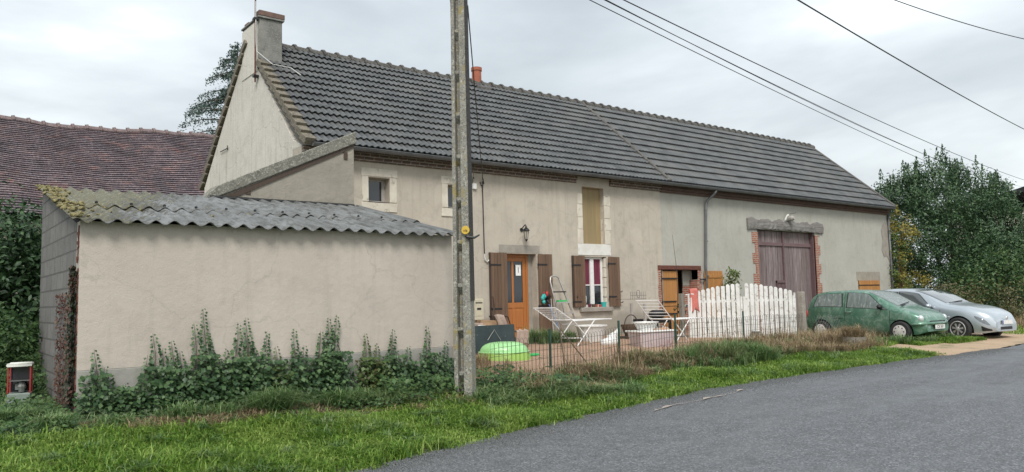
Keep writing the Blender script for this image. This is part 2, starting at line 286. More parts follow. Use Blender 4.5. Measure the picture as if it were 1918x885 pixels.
# ------------------------------------------------------------------ object helpers
WM={}
def setp(o,label=None,cat=None,group=None,kind=None):
    if label: o['label']=label
    if cat: o['category']=cat
    if group: o['group']=group
    if kind: o['kind']=kind
    return o
def thing(name,loc,label,cat,rz=0,group=None):
    o=bpy.data.objects.new(name,None); C.objects.link(o); o.location=loc; o.rotation_euler=(0,0,rz); o.empty_display_size=.2
    WM[o.name]=Matrix.Translation(Vector(loc))@Matrix.Rotation(rz,4,'Z')
    return setp(o,label,cat,group)
def wm(o): return WM[o.name]
class MB:
    def __init__(s): s.v=[]; s.f=[]
    def add(s,V,F):
        n=len(s.v); s.v+= [tuple(map(float,p)) for p in V]; s.f+=[tuple(n+i for i in f) for f in F]; return s
    def box(s,a,b):
        (x0,y0,z0),(x1,y1,z1)=a,b
        return s.add([(x0,y0,z0),(x1,y0,z0),(x1,y1,z0),(x0,y1,z0),(x0,y0,z1),(x1,y0,z1),(x1,y1,z1),(x0,y1,z1)],
            [(0,3,2,1),(4,5,6,7),(0,1,5,4),(1,2,6,5),(2,3,7,6),(3,0,4,7)])
    def rbox(s,c,size,rot=None,mat=None):
        mat=mat or (Matrix.Rotation(rot[2],3,'Z')@Matrix.Rotation(rot[1],3,'Y')@Matrix.Rotation(rot[0],3,'X') if rot else Matrix.Identity(3))
        h=[x/2 for x in size]; V=[]
        for z in (-1,1):
            for x,y in ((-1,-1),(1,-1),(1,1),(-1,1)): V.append(Vector(c)+mat@Vector((x*h[0],y*h[1],z*h[2])))
        return s.add(V,[(0,3,2,1),(4,5,6,7),(0,1,5,4),(1,2,6,5),(2,3,7,6),(3,0,4,7)])
    def beam(s,a,b,w,h,up=(0,0,1)):
        a=Vector(a);b=Vector(b);d=(b-a); L=d.length; d.normalize(); u=Vector(up); x=d.cross(u); 
        if x.length<1e-4: x=d.cross(Vector((0,1,0)))
        x.normalize(); u=x.cross(d); return s.rbox((a+b)/2,(w,L,h),mat=Matrix((x,d,u)).transposed())
    def tube(s,P,r,n=8,closed=False,cap=True):
        P=[Vector(p) for p in P]; m=len(P); rr=r if isinstance(r,(list,tuple)) else [r]*m
        V=[];prev=None
        for i,p in enumerate(P):
            if closed: t=P[(i+1)%m]-P[i-1]
            else: t=P[min(i+1,m-1)]-P[max(i-1,0)]
            t.normalize()
            if prev is None:
                a=Vector((0,0,1)) if abs(t.z)<.9 else Vector((1,0,0)); x=t.cross(a).normalized()
            else:
                x=prev-t*prev.dot(t)
                x=x.normalized() if x.length>1e-6 else t.orthogonal().normalized()
            prev=x; y=t.cross(x)
            for k in range(n):
                an=2*PI*k/n; V.append(p+(x*math.cos(an)+y*math.sin(an))*rr[i])
        F=[]; 
        for i in range(m if closed else m-1):
            j=(i+1)%m
            for k in range(n): F.append((i*n+k,i*n+(k+1)%n,j*n+(k+1)%n,j*n+k))
        if not closed and cap: F+=[tuple(range(n-1,-1,-1)),tuple((m-1)*n+k for k in range(n))]
        return s.add(V,F)
    def lathe(s,prof,c=(0,0,0),n=20,axis='z',mat=None):
        V=[]; m=len(prof)
        for r,z in prof:
            for k in range(n):
                a=2*PI*k/n; p=Vector((r*math.cos(a),r*math.sin(a),z))
                if axis=='y': p=Vector((p.x,p.z,p.y))
                if axis=='x': p=Vector((p.z,p.x,p.y))
                if mat: p=mat@p
                V.append(p+Vector(c))
        F=[(i*n+k,i*n+(k+1)%n,(i+1)*n+(k+1)%n,(i+1)*n+k) for i in range(m-1) for k in range(n)]
        F+=[tuple(range(n-1,-1,-1)),tuple((m-1)*n+k for k in range(n))]
        return s.add(V,F)
    def grid(s,G):
        a=len(G);b=len(G[0]); return s.add([p for r in G for p in r],[(i*b+j,i*b+j+1,(i+1)*b+j+1,(i+1)*b+j) for i in range(a-1) for j in range(b-1)])
    def prism(s,poly,d):
        """poly 3d points, extruded by vector d"""
        n=len(poly); d=Vector(d); P=[Vector(p) for p in poly]
        return s.add(P+[p+d for p in P],[tuple(range(n-1,-1,-1)),tuple(range(n,2*n))]+[(i,(i+1)%n,n+(i+1)%n,n+i) for i in range(n)])
    def build(s,name,mat,parent=None,local=False,bevel=0,smooth=False,recalc=True,solid=0,jitter=0):
        me=bpy.data.meshes.new(name); V=s.v
        if jitter: V=[(x+random.uniform(-jitter,jitter),y+random.uniform(-jitter,jitter),z+random.uniform(-jitter,jitter)) for x,y,z in V]
        if parent is not None and not local:
            inv=wm(parent).inverted(); V=[tuple(inv@Vector(p)) for p in V]
        me.from_pydata(V,[],s.f)
        if recalc:
            bm=bmesh.new(); bm.from_mesh(me); bmesh.ops.recalc_face_normals(bm,faces=bm.faces); bm.to_mesh(me); bm.free()
        if smooth: me.polygons.foreach_set('use_smooth',[True]*len(me.polygons))
        me.materials.append(M[mat] if isinstance(mat,str) else mat)
        o=bpy.data.objects.new(name,me); C.objects.link(o)
        if parent is not None: o.parent=parent; WM[o.name]=wm(parent)
        else: WM[o.name]=Matrix.Identity(4)
        if solid: md=o.modifiers.new('solid','SOLIDIFY'); md.thickness=solid
        if bevel: md=o.modifiers.new('bevel','BEVEL'); md.width=bevel; md.segments=2; md.limit_method='ANGLE'; md.angle_limit=R(40)
        return o
def npmesh(name,V,F,mat,parent=None,smooth=False):
    """V (n,3) array world coords, F (m,k) array"""
    V=np.asarray(V,dtype=np.float32)
    if parent is not None:
        inv=np.array(wm(parent).inverted()); V=V@inv[:3,:3].T.astype(np.float32)+inv[:3,3].astype(np.float32)
    me=bpy.data.meshes.new(name); k=F.shape[1]
    me.vertices.add(len(V)); me.vertices.foreach_set('co',V.ravel().astype(np.float32))
    me.loops.add(F.size); me.loops.foreach_set('vertex_index',F.ravel().astype(np.int32))
    me.polygons.add(len(F)); me.polygons.foreach_set('loop_start',(np.arange(len(F))*k).astype(np.int32))
    try: me.polygons.foreach_set('loop_total',np.full(len(F),k,dtype=np.int32))
    except Exception: pass
    me.update(calc_edges=True); me.validate()
    me.materials.append(M[mat]); o=bpy.data.objects.new(name,me); C.objects.link(o)
    if parent is not None: o.parent=parent; WM[o.name]=wm(parent)
    else: WM[o.name]=Matrix.Identity(4)
    return o
def unit(a): return a/np.maximum(np.linalg.norm(a,axis=1,keepdims=True),1e-9)
def leaves(Pos,Nrm,size,aspect=.6,fold=.25,up=None):
    """two-triangle-pair folded leaves -> (V,F quads) ; size array"""
    n=len(Pos); Nrm=unit(Nrm); rnd=RNG.normal(size=(n,3)) if up is None else up+RNG.normal(size=(n,3))*.35
    d=unit(rnd-Nrm*np.sum(rnd*Nrm,axis=1,keepdims=True)); s=np.cross(Nrm,d); size=np.broadcast_to(size,(n,))[:,None]
    b=Pos-d*size*.5; t=Pos+d*size*.5; l=Pos+s*size*aspect*.5+Nrm*size*fold*.3-d*size*.08; r=Pos-s*size*aspect*.5+Nrm*size*fold*.3-d*size*.08
    V=np.stack([b,r,t,l],axis=1).reshape(-1,3); i=np.arange(n)[:,None]*4
    F=np.concatenate([i+np.array([[0,1,2]]),i+np.array([[0,2,3]])],axis=0)
    return V,F
def blades(Pos,h,w,lean,segs=2,bias=None):
    """curved grass blades: tris. Pos (n,3), h,w,lean arrays"""
    n=len(Pos); a=RNG.uniform(0,2*PI,n); dr=np.stack([np.cos(a),np.sin(a),np.zeros(n)],1)
    if bias is not None: dr=dr+np.array(bias); 
    sd=np.stack([-dr[:,1],dr[:,0],np.zeros(n)],1); sd=unit(sd); h=h[:,None];w=w[:,None];lean=lean[:,None]; Z=np.array([[0,0,1.]])
    p0=Pos; p1=Pos+Z*h*.55+dr*h*lean*.3; p2=Pos+Z*h*.9*(1-.3*lean)+dr*h*lean*.95
    V=np.stack([p0-sd*w*.5,p0+sd*w*.5,p1-sd*w*.42,p1+sd*w*.42,p2],axis=1).reshape(-1,3); i=np.arange(n)[:,None]*5
    F=np.concatenate([i+np.array([[0,1,3]]),i+np.array([[0,3,2]]),i+np.array([[2,3,4]])],axis=0)
    return V,F
def cat(L):
    V=[];F=[];k=0
    for v,f in L: V.append(v);F.append(f+k);k+=len(v)
    return np.concatenate(V),np.concatenate(F)
def ico(c,r,sq=(1,1,1),jit=.15,sub=2):
    bm=bmesh.new(); bmesh.ops.create_icosphere(bm,subdivisions=sub,radius=1); V=[];
    for v in bm.verts:
        k=r*(1+random.uniform(-jit,jit)); V.append((c[0]+v.co.x*k*sq[0],c[1]+v.co.y*k*sq[1],c[2]+v.co.z*k*sq[2]))
    F=[tuple(x.index for x in f.verts) for f in bm.faces]; bm.free(); return V,F

# ------------------------------------------------------------------ setting: ground, road, yard
def axis_pts():
    xs=list(np.arange(-4,34,.4)); xs=[-400,-200,-90,-40,-20,-10,-6]+xs+[36,40,46,55,70,100,160,260,450]
    ys=[-300,-120,-50,-20,-8,0,3]+list(np.arange(4.5,24,.3))+[26,30,36,45,60,90,150,280,500]
    return xs,ys
xs,ys=axis_pts()
g=MB(); GP=[]
for x in xs:
    row=[]
    for y in ys:
        t=y-edge(x); z=float(zg(x,y))-(.03 if t<.05 else 0)
        row.append((x,y,z+(RNG.normal()*.012 if t>.3 else 0)))
    GP.append(row)
g.grid(GP); setp(g.build('ground','ground',smooth=True,recalc=False),kind='structure')
r=MB(); G=[]
for x in list(np.arange(-30,1,1.))+list(np.arange(1,34,.22))+list(np.arange(34,80,2.)):
    e=float(edge(x))+ (.05*math.sin(x*3.1)+.035*math.sin(x*7.7+1)+RNG.normal()*.02)
    zr=float(np.interp(x,[10,26,60],[0,.18,.3])); G.append([(x,e,zr+.004),(x,e-.25,zr+.012),(x,e-1.4,zr+.02),(x,e-3,zr+.02),(x,e-5.2,zr+.01),(x,e-5.4,zr-.02)])
r.grid(G); setp(r.build('road','asphalt',recalc=False,smooth=True),kind='structure')
def sheet(name,mat,x0,x1,f0,f1,lift,st=.25,rows=14,kind='structure'):
    s=MB();G=[]
    for x in np.arange(x0,x1+1e-6,st):
        a,b=f0(x),f1(x); G.append([(x,a+(b-a)*k/rows,float(zg(x,a+(b-a)*k/rows))+lift) for k in range(rows+1)])
    s.grid(G); o=s.build(name,mat,recalc=False,smooth=True); setp(o,kind=kind); return o
wob=lambda x,a=.1,p=0: a*math.sin(2.3*x+p)+a*.6*math.sin(5.9*x+p*2)+a*.4*math.sin(13*x)
def fenceY(x): return float(np.interp(x,[6.9,8.5,10.84,12.96,16,19.6,22.4],[9.5,9.88,10.56,10.95,11.4,12.0,12.0]))
sheet('yard_gravel','gravel',7.2,19.9,lambda x: fenceY(x)-.15+wob(x,.06), lambda x: 15.5 ,.03)
sheet('dirt_path','path',17.6,34,lambda x: float(edge(x))-.03+wob(x,.05)+max(0,(18.6-x))*.9, lambda x: 9.75+wob(x,.08)+max(0,x-23)*.6 ,.02)
sheet('earth_bank','soil',1.4,6.4,lambda x: 8.72+wob(x,.10)+.11*(x-3.3), lambda x: 9.78,.02)
sheet('sand_streak','sand',8.1,10.9,lambda x: 7.36+(x-8.1)*.17+wob(x,.03), lambda x: 7.37+(x-8.1)*.17+wob(x,.03)+max(0,.01+.045*math.sin(x*5.3)+.03*math.sin(x*17)),.022,st=.08,rows=2)
for o in list(C.objects):
    if o.name.startswith('sand_streak'):
        for v in o.data.vertices: v.co.z=float(np.interp(v.co.x,[10,26],[0,.18]))+.028

# ------------------------------------------------------------------ FARMHOUSE
FY=15.573; X0,XS,X2=6.506,17.9,32.03; RY=19.034; HE=5.0; HR=8.27; BY=22.5
EAV=15.28
house=thing('farmhouse',(19,19,.4),'long low farmhouse with attached barn, beige render and dark grey tiled roof','farmhouse')
def wall_holes(x0,x1,z0,z1,y0,th,holes):
    """front wall in plane y=y0 with rectangular openings and reveals"""
    m=MB(); xs=sorted({x0,x1,*[h[0] for h in holes],*[h[1] for h in holes]}); zs=sorted({z0,z1,*[h[2] for h in holes],*[h[3] for h in holes]})
    inside=lambda x,z:any(h[0]<x<h[1] and h[2]<z<h[3] for h in holes)
    for i in range(len(xs)-1):
        for j in range(len(zs)-1):
            a,b,c,d=xs[i],xs[i+1],zs[j],zs[j+1]
            if inside((a+b)/2,(c+d)/2): continue
            m.add([(a,y0,c),(b,y0,c),(b,y0,d),(a,y0,d)],[(0,1,2,3)]); m.add([(a,y0+th,c),(b,y0+th,c),(b,y0+th,d),(a,y0+th,d)],[(3,2,1,0)])
    for (a,b,c,d) in holes:
        for q in ([(a,c),(a,d)],[(a,d),(b,d)],[(b,d),(b,c)],[(b,c),(a,c)]):
            (u,v),(u2,v2)=q; m.add([(u,y0,v),(u2,y0,v2),(u2,y0+th,v2),(u,y0+th,v)],[(0,1,2,3)])
    for (a,c,b,d) in ((x0,z0,x1,z0),(x0,z1,x1,z1)): m.add([(a,y0,c),(b,y0,d),(b,y0+th,d),(a,y0+th,c)],[(0,1,2,3)])
    for x in (x0,x1): m.add([(x,y0,z0),(x,y0,z1),(x,y0+th,z1),(x,y0+th,z0)],[(0,1,2,3)])
    return m
H_WIN1=(8.08,8.62,3.88,4.44); H_WIN2=(10.21,10.75,3.86,4.42); H_DOOR=(11.88,12.95,.6,2.78); H_WIN3=(14.62,15.52,1.34,2.74); H_BL=(14.66,15.50,3.10,4.70)
H_G=(17.80,19.55,.3,2.40); H_BD=(22.82,26.40,.2,3.82); H_SW=(29.36,31.0,1.5,2.04)
wall_holes(X0,XS,.1,4.98,FY,.5,[H_WIN1,H_WIN2,H_DOOR,H_WIN3,H_BL,(17.80,XS+.001,.3,2.40)]).build('wall','render_house',house,recalc=False)
setp(wall_holes(XS+.002,X2,.0,4.98,FY+.012,.5,[(XS+.003,19.55,.3,2.40),H_BD,H_SW]).build('wall','render_barn',house,recalc=False),label='greenish grey rendered barn wall')
# gable walls + rear wall
for X,nm,mt in ((X0,'gable_wall','render_gable'),(X2-.4,'gable_wall','render_barn')):
    m=MB(); m.prism([(X,FY+.505,.1),(X,BY,.1),(X,BY,4.95),(X,RY,8.12),(X,FY+.505,5.22)],(.4,0,0)); m.build(nm,mt,house)
MB().box((X0+.41,BY-.4,.1),(X2-.41,BY-.01,4.9)).build('wall','render_barn',house)
# front strip of gable plane at the facade thickness is part of facade box; small triangle fill
MB().prism([(X0+.002,FY+.004,4.985),(X0+.002,FY+.5,4.985),(X0+.002,FY+.5,5.2)],(.38,0,0)).build('gable_wall','render_gable',house)
# roof tiles
def tiled(x0,x1,y0,z0,y1,z1,colw,rows,amp,step,samp,sag=None,gap=.0):
    m=MB(); d=Vector((0,y1-y0,z1-z0)); L=d.length; u=d/L; nrm=Vector((0,-u.z,u.y)); g=L/rows
    nx=max(2,int(round((x1-x0)/colw*samp)))+1; X=[x0+(x1-x0)*i/(nx-1) for i in range(nx)]
    def prof(x):
        p=(x/colw)%1.0
        if p<.38: return amp*math.sin(p/.38*PI)
        if p<.5: return 0
        if p<.88: return amp*.9*math.sin((p-.5)/.38*PI)
        return 0
    V=[];
    for k in range(rows):
        jt=[random.uniform(-.004,.004) for _ in range(int((x1-x0)/colw)+3)]
        for s_,off in ((k*g+.09,step-.03),(k*g,step-.022),(k*g,step),((k+1)*g+.085,-.004)):
            for x in X:
                q=Vector((x,y0,z0))+u*(s_+0*x)+nrm*(prof(x)+off+jt[int((x-x0)/colw)])
                if sag: q.z+=sag(x,(q.y-y0)/(y1-y0))
                V.append(q)
    F=[]
    for k in range(rows*4-1):
        for i in range(nx-1): F.append((k*nx+i,k*nx+i+1,(k+1)*nx+i+1,(k+1)*nx+i))
    # front lip of the lowest course
    n0=len(V)
    for x in X: V.append(Vector((x,y0,z0))-nrm*.03)
    for i in range(nx-1): F.append((n0+i,n0+i+1,i+1,i))
    m.add(V,F); return m
tiled(X0+.02,XS+.05,EAV,HE+.02,RY,HR,.30,15,.040,.060,8).build('roof','tile',house,recalc=False)
setp(tiled(XS+.05,X2+.12,EAV,HE+.02,RY,HR,.30,11,.034,.060,8).build('roof','tile',house,recalc=False),label='barn roof slope with longer tile rows')
MB().add([(X0,RY+.02,HR-.02),(X2+.1,RY+.02,HR-.02),(X2+.1,BY+.3,4.97),(X0,BY+.3,4.97)],[(0,1,2,3)]).build('roof','tile',house,recalc=False,solid=.05)
# barge seam between both roofs
sd=(Vector((0,RY-EAV,HR-HE))).normalized()
MB().beam((XS+.1,EAV-.05,HE+.06),(XS+.1,RY,HR+.05),.14,.11).build('verge_strip','ridge',house,bevel=.03)
# ridge tiles
rg=MB(); x=X0+.02
while x<X2+.1:
    L=.40; rg.tube([(x,RY,HR-.02),(x+.05,RY,HR-.01),(x+.051,RY,HR-.02),(x+L,RY,HR-.035)],[.16,.155,.125,.12],10); x+=L
rg.build('ridge','ridge',house,smooth=False)
# left verge tiles (front slope stepped, rear slope) 
def verge(y0,z0,y1,z1,n,name,w=.16):
    m=MB(); a=Vector((0,y0,z0)); b=Vector((0,y1,z1)); d=(b-a); L=d.length; u=d/L; nn=Vector((0,-u.z,u.y)) if y1>y0 else Vector((0,u.z,-u.y)); 
    if nn.z<0: nn=-nn
    for k in range(n):
        g=L/n; p=a+u*(g*k); tilt=.075
        q0=p+nn*(.05+tilt); q1=p+u*(g*1.06)+nn*.05
        for (xx0,xx1,dz) in ((X0-.07,X0+.17,0),):
            V=[(xx0,*(q0.yz)),(xx1,*(q0.yz)),(xx1,*(q1.yz)),(xx0,*(q1.yz))]; lo=[(v[0],v[1]-nn.y*.17,v[2]-nn.z*.17) for v in V]
            m.add(V+lo,[(0,1,2,3),(7,6,5,4),(0,4,5,1),(1,5,6,2),(2,6,7,3),(3,7,4,0)])
    m.build(name,'verge',house,bevel=.012)
verge(EAV-.02,HE,18.15,7.51,12,'verge_tiles')
verge(BY+.3,4.95,RY,HR-.02,15,'verge_tiles')
vr=MB(); vr.beam((X2+.1,EAV,HE+.07),(X2+.1,RY,HR+.03),.16,.14); vr.build('verge_tiles','ridge',house,bevel=.03)
# chimney
ch=MB(); ch.box((X0+.001,18.2,7.2),(7.10,19.35,8.62)); ch.build('chimney_front','cement',house,bevel=.02)
MB().box((X0-.016,18.235,7.3),(X0-.001,19.34,8.56)).build('chimney_side','render_gable',house)
m=MB(); m.box((X0-.03,18.15,8.62),(7.14,19.40,8.665)); m.build('chimney_cap','cement',house,bevel=.01)
m=MB()
for (a,b) in (((X0-.01,18.15,8.667),(7.15,18.42,8.80)),((X0+.02,18.46,8.667),(7.12,18.74,8.76)),((X0+.02,19.0,8.667),(7.12,19.3,8.76))): m.box(a,b)
m.build('chimney_bricks','brick_red',house,bevel=.012,jitter=.008)
m=MB(); m.lathe([(.2,8.0),(.2,8.2),(.15,8.22),(.15,8.70),(.17,8.70),(.17,8.80),(.12,8.80),(.12,8.5)],(13.66,19.1,0),16); m.build('chimney_pot','terracotta',house,smooth=False)
MB().box((13.40,18.7,7.9),(13.95,19.3,8.12)).build('chimney_base','ridge',house,bevel=.03)
# brick cornice under eaves
m=MB(); m.box((X0+.0,FY-.05,4.78),(14.42,FY+.004,4.86)); m.box((X0,FY-.10,4.862),(14.42,FY+.004,4.99)); m.build('cornice','brick_cornice',house)
m=MB(); m.box((15.74,FY-.05,4.78),(XS,FY+.004,4.86)); m.box((15.74,FY-.10,4.862),(XS,FY+.004,4.99)); m.build('cornice','brick_cornice',house)
m=MB(); m.box((XS,FY-.06,4.76),(X2-.02,FY+.014,4.84)); m.box((XS,FY-.12,4.842),(X2-.02,FY+.014,4.99)); setp(m.build('cornice','brick_barn',house),label='reddish brick eaves band of the barn')
# gutter: half round
def gutter(x0,x1,y,z,r=.07,name='gutter'):
    m=MB(); G=[]
    for x in (x0,x1): G.append([(x,y+r*math.cos(a),z+r*math.sin(a)) for a in np.linspace(PI,2*PI,9)])
    m.grid(G); m.tube([(x0,y-r,z),(x1,y-r,z)],.011,6)
    for x in (x0,x1): m.add([(x,y+r*math.cos(a),z+r*math.sin(a)) for a in np.linspace(PI,2*PI,9)],[tuple(range(9))])
    x=x0+.3
    while x<x1: m.tube([(x,y-r-.008,z+.005),(x,y-.04,z-.065),(x,y+.02,z-.076),(x,y+.07,z)],.008,5); x+=.8
    m.build(name,'zinc',house,smooth=False)
gutter(X0+.1,X2-.1,EAV-.05,HE-.0)
# downpipe
m=MB(); m.tube([(20.2,EAV-.05,4.93),(20.19,EAV,4.84),(20.06,FY-.1,4.62),(20.0,FY-.075,4.5),(19.93,FY-.075,3.4),(19.86,FY-.075,2.4),(19.84,FY-.075,.4)],.043,10)
for z in (4.3,3.3,2.2,1.2): m.tube([(20.0-.035*(4.5-z),FY-.075,z),(20.0-.035*(4.5-z),FY-.075,z+.03)],.054,10)
m.build('downpipe','zinc',house,smooth=True)
setp(MB().tube([(X2-.04,FY-.05,4.86),(X2-.02,FY-.05,.3)],.045,8).build('downpipe','zinc',house,smooth=True),label='grey corner downpipe beside the creeper')
# ---- small upper windows with stone surrounds
def upper_window(h,sur,holeL):
    (a,b,c,d)=h
    s=MB(); y0=FY-.015; y1=FY+.02; w=.15
    s.box((sur[0],y0,d+.02),(sur[1],y1,sur[3])); s.box((sur[0]+.02,y0,c-.0),(a,y1,d+.018)); s.box((b,y0,c),(sur[1]-.02,y1,d+.018)); s.box((sur[0],y0-.01,sur[2]),(sur[1]-.01,y1,c-.02)); 
    s.build('stone_surround','stone',house,bevel=.008,jitter=.004)
    f=MB(); yf=FY+.22
    f.box((a,yf,c),(a+.05,yf+.05,d)); f.box((b-.09,yf,c),(b,yf+.05,d)); f.box((a+.05,yf,c),(b-.09,yf+.05,c+.05)); f.box((a+.05,yf,d-.06),(b-.09,yf+.05,d))
    w_=f.build('window','frame_grey',house,bevel=.005)
    MB().box((a+.05,yf+.02,c+.05),(b-.09,yf+.03,d-.06)).build('pane','glass_dark',w_)
    MB().box((a,FY+.0,c-.018),(b,FY+.22,c+.006)).build('window_sill','concrete_sill',house)
upper_window(H_WIN1,(7.90,8.82,3.66,4.64),None); upper_window(H_WIN2,(10.02,10.93,3.64,4.62),None)
# ---- door
a,b,c,d=H_DOOR
m=MB(); yd=FY+.2
m.box((a,yd,c),(a+.07,yd+.06,d)); m.box((b-.20,yd,c),(b-.13,yd+.06,d)); m.box((a+.07,yd,d-.08),(b-.20,yd+.06,d)); 
dr=m.build('door','wood_orange',house,bevel=.006)
x0,x1=a+.07,b-.20; xm=(x0+x1)/2-.03
m=MB(); y=yd+.015
m.box((x0+.002,y,c+.02),(x0+.09,y+.04,d-.082)); m.box((x1-.1,y,c+.02),(x1-.002,y+.04,d-.082)); m.box((x0+.09,y,d-.19),(x1-.1,y+.04,d-.082)); m.box((x0+.09,y,c+.02),(x1-.1,y+.04,c+.22)); m.box((x0+.09,y,1.38),(x1-.1,y+.04,1.52)); m.box((xm-.03,y,1.52),(xm+.03,y+.04,d-.19)); m.box((xm-.035,y,c+.22),(xm+.035,y+.04,1.38))
m.box((x0+.09,y+.015,c+.22),(x1-.1,y+.03,1.38)); m.box((x0+.14,y+.005,c+.27),(xm-.08,y+.02,1.32)); m.box((xm+.08,y+.005,c+.27),(x1-.15,y+.02,1.32))
m.build('door_leaf','wood_orange',dr,bevel=.006)
MB().box((x0+.09,y+.02,1.52),(xm-.03,y+.03,d-.19)).build('pane','glass_dark',dr); MB().box((xm+.03,y+.02,1.52),(x1-.1,y+.03,d-.19)).build('pane','glass_dark',dr)
MB().tube([(x0+.045,y-.001,1.45),(x0+.045,y-.05,1.45),(x0+.13,y-.055,1.45)],.009,6).build('handle','alu',dr)
m=MB().box((xm+.1,y-.004,2.22),(xm+.27,y-.001,2.5)); pp=m.build('notice','paper',dr); 
def text(s,size,loc,rot,mat,parent,name,ext=.001):
    cu=bpy.data.curves.new(name,'FONT'); cu.body=s; cu.size=size; cu.extrude=ext; cu.align_x='CENTER'; cu.align_y='CENTER'; cu.resolution_u=3
    o=bpy.data.objects.new(name,cu); C.objects.link(o); dg=bpy.context.evaluated_depsgraph_get(); me=bpy.data.meshes.new_from_object(o.evaluated_get(dg)); C.objects.unlink(o); bpy.data.objects.remove(o)
    me.transform(Matrix.Translation(Vector(loc))@rot.to_4x4())
    me.transform(wm(parent).inverted()); me.materials.clear(); me.materials.append(M[mat]); o=bpy.data.objects.new(name,me); C.objects.link(o); o.parent=parent; WM[o.name]=wm(parent); return o
FRONT=Matrix.Rotation(R(90),3,'X')
text('1',.2,(xm+.185,y-.006,2.36),FRONT,'ink',dr,'numeral')
# lighter rendered lintel band, threshold
MB().box((a-.15,FY-.006,2.80),(b+.12,FY+.002,3.0)).build('door_lintel','concrete_sill',house)
MB().box((a-.05,FY-.22,.35),(b+.05,FY+.2,.61)).build('threshold','concrete_sill',house,bevel=.02)
MB().box((a+.001,FY+.21,.5),(a+.002,FY+.22,.51))
MB().box((b-.13,FY+.2,c),(b-.002,FY+.42,d)).build('door_reveal','concrete_sill',house)
# interior dark backing boxes (rooms)
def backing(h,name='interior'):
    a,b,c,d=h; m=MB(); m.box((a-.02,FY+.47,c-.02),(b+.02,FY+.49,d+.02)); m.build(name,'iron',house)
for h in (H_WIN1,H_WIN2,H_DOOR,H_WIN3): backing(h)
# ---- shutters (open flat on the wall)
def shutter(x0,x1,z0,z1,y,hz,hinge='l',label=None,mat='wood_brown',nb=None,th=.035):
    m=MB(); n=nb or max(3,int(round((x1-x0)/.105))); w=(x1-x0)/n
    for i in range(n): m.box((x0+i*w+.003,y-th,z0),(x0+(i+1)*w-.003,y,z1-random.uniform(0,.006)))
    m.box((x0+.01,y,z0+.1),(x1-.01,y+.012,z0+.2)); m.box((x0+.01,y,z1-.25),(x1-.01,y+.012,z1-.15))
    s=m.build('shutter',mat,house,bevel=.004)
    if label: setp(s,label=label)
    for z in hz:
        h=MB()
        xa,xb=(x0-.02,x0+(x1-x0)*.62) if hinge=='l' else (x0+(x1-x0)*.1,x1-.02)
        if hinge=='l2': xa,xb=x0-.06,x0+(x1-x0)*.8
        h.box((xa,y-th-.008,z-.02),(xb,y-th-.001,z+.02))
        xx=xa if hinge!='r' else xb
        h.tube([(xx,y-th+.01,z-.035),(xx,y-th+.01,z+.035)],.014,6)
        h.build('hinge','iron',s)
    return s
ys_=FY-.04
shutter(11.42,11.93,.66,2.79,ys_,(2.48,1.38),'l','left door shutter of worn brown boards')
MB().box((11.40,FY-.075,.66),(11.418,FY-.002,2.79)).build('shutter_edge','wood_dark',house)
shutter(12.97,13.44,.66,2.78,ys_,(2.50,1.42),'l')
shutter(14.20,14.63,1.36,2.76,ys_,(2.5,1.5),'l'); MB().box((14.19,FY-.075,1.36),(14.217,FY-.002,2.76)).build('shutter_edge','wood_dark',house)
shutter(15.56,15.99,1.34,2.75,ys_,(2.55,1.62),'l')
for (x,z) in ((11.38,1.2),(14.28,1.62),(16.02,1.45),(13.46,1.2),(16.0,1.75)): MB().tube([(x,FY,z),(x+.02,FY-.1,z),(x+.02,FY-.1,z+.04)],.012,5).build('shutter_latch','iron',house)
# ---- ground floor window (white)
a,b,c,d=H_WIN3; yw=FY+.09
m=MB(); m.box((a,yw,c),(a+.06,yw+.06,d)); m.box((b-.14,yw,c),(b-.075,yw+.06,d)); m.box((a+.06,yw,d-.06),(b-.14,yw+.06,d)); m.box((a+.06,yw,c),(b-.14,yw+.06,c+.07)); xc=(a+b-.08)/2
m.box((xc-.07,yw-.015,c+.07),(xc+.07,yw+.05,d-.06)); m.box((a+.06,yw+.005,1.94),(xc-.07,yw+.045,1.97)); m.box((xc+.07,yw+.005,1.94),(b-.14,yw+.045,1.97))
w_=m.build('window','white_pvc',house,bevel=.006)
for (p,q) in ((a+.06,xc-.07),(xc+.07,b-.14)):
    MB().box((p,yw+.03,c+.07),(q,yw+.035,1.94)).build('pane','glass_dark',w_)
    MB().box((p,yw+.03,1.97),(q,yw+.035,d-.06)).build('curtain','curtain_red',w_)
m=MB()
for i in range(5): m.box((b-.072,FY+.005,c+i*.275),(b+.0,FY+.3,c+i*.275+.262))
m.build('stone_jamb','stone',house,bevel=.01,jitter=.004)
MB().box((14.44,FY-.10,1.22),(15.66,FY+.2,1.335)).build('window_sill','concrete_sill',house,bevel=.01)
# ---- walled-up tall opening with yellow board, quoins, white lintel
a,b,c,d=H_BL
m=MB(); 
for i in range(5): m.box((a+i*.168+.001,FY+.16,c),(a+(i+1)*.168-.001,FY+.2,4.98))
m.build('board_panel','wood_yellow',house)
for sd_ in (0,1):
    m=MB(); zz=3.102
    for i,hh in enumerate((.40,.34,.36,.30)):
        if sd_==0: m.box((a-.20+(i%2)*.03,FY-.012,zz),(a-.001,FY+.16,zz+hh-.012))
        else: m.box((b+.001,FY-.012,zz),(b+.22+(i%2)*.03,FY+.16,zz+hh-.012))
        zz+=hh
    m.build('quoin_column','stone',house,bevel=.01,jitter=.004)
MB().box((14.45,FY-.014,2.782),(15.72,FY+.02,3.098)).build('window_lintel','white_lintel',house,bevel=.006)
# hole above the wall opening up to eave: fill side strips
MB().box((b+.002,FY+.002,4.50),(b+.24,FY+.10,4.96)).build('opening_reveal','wood_yellow',house)
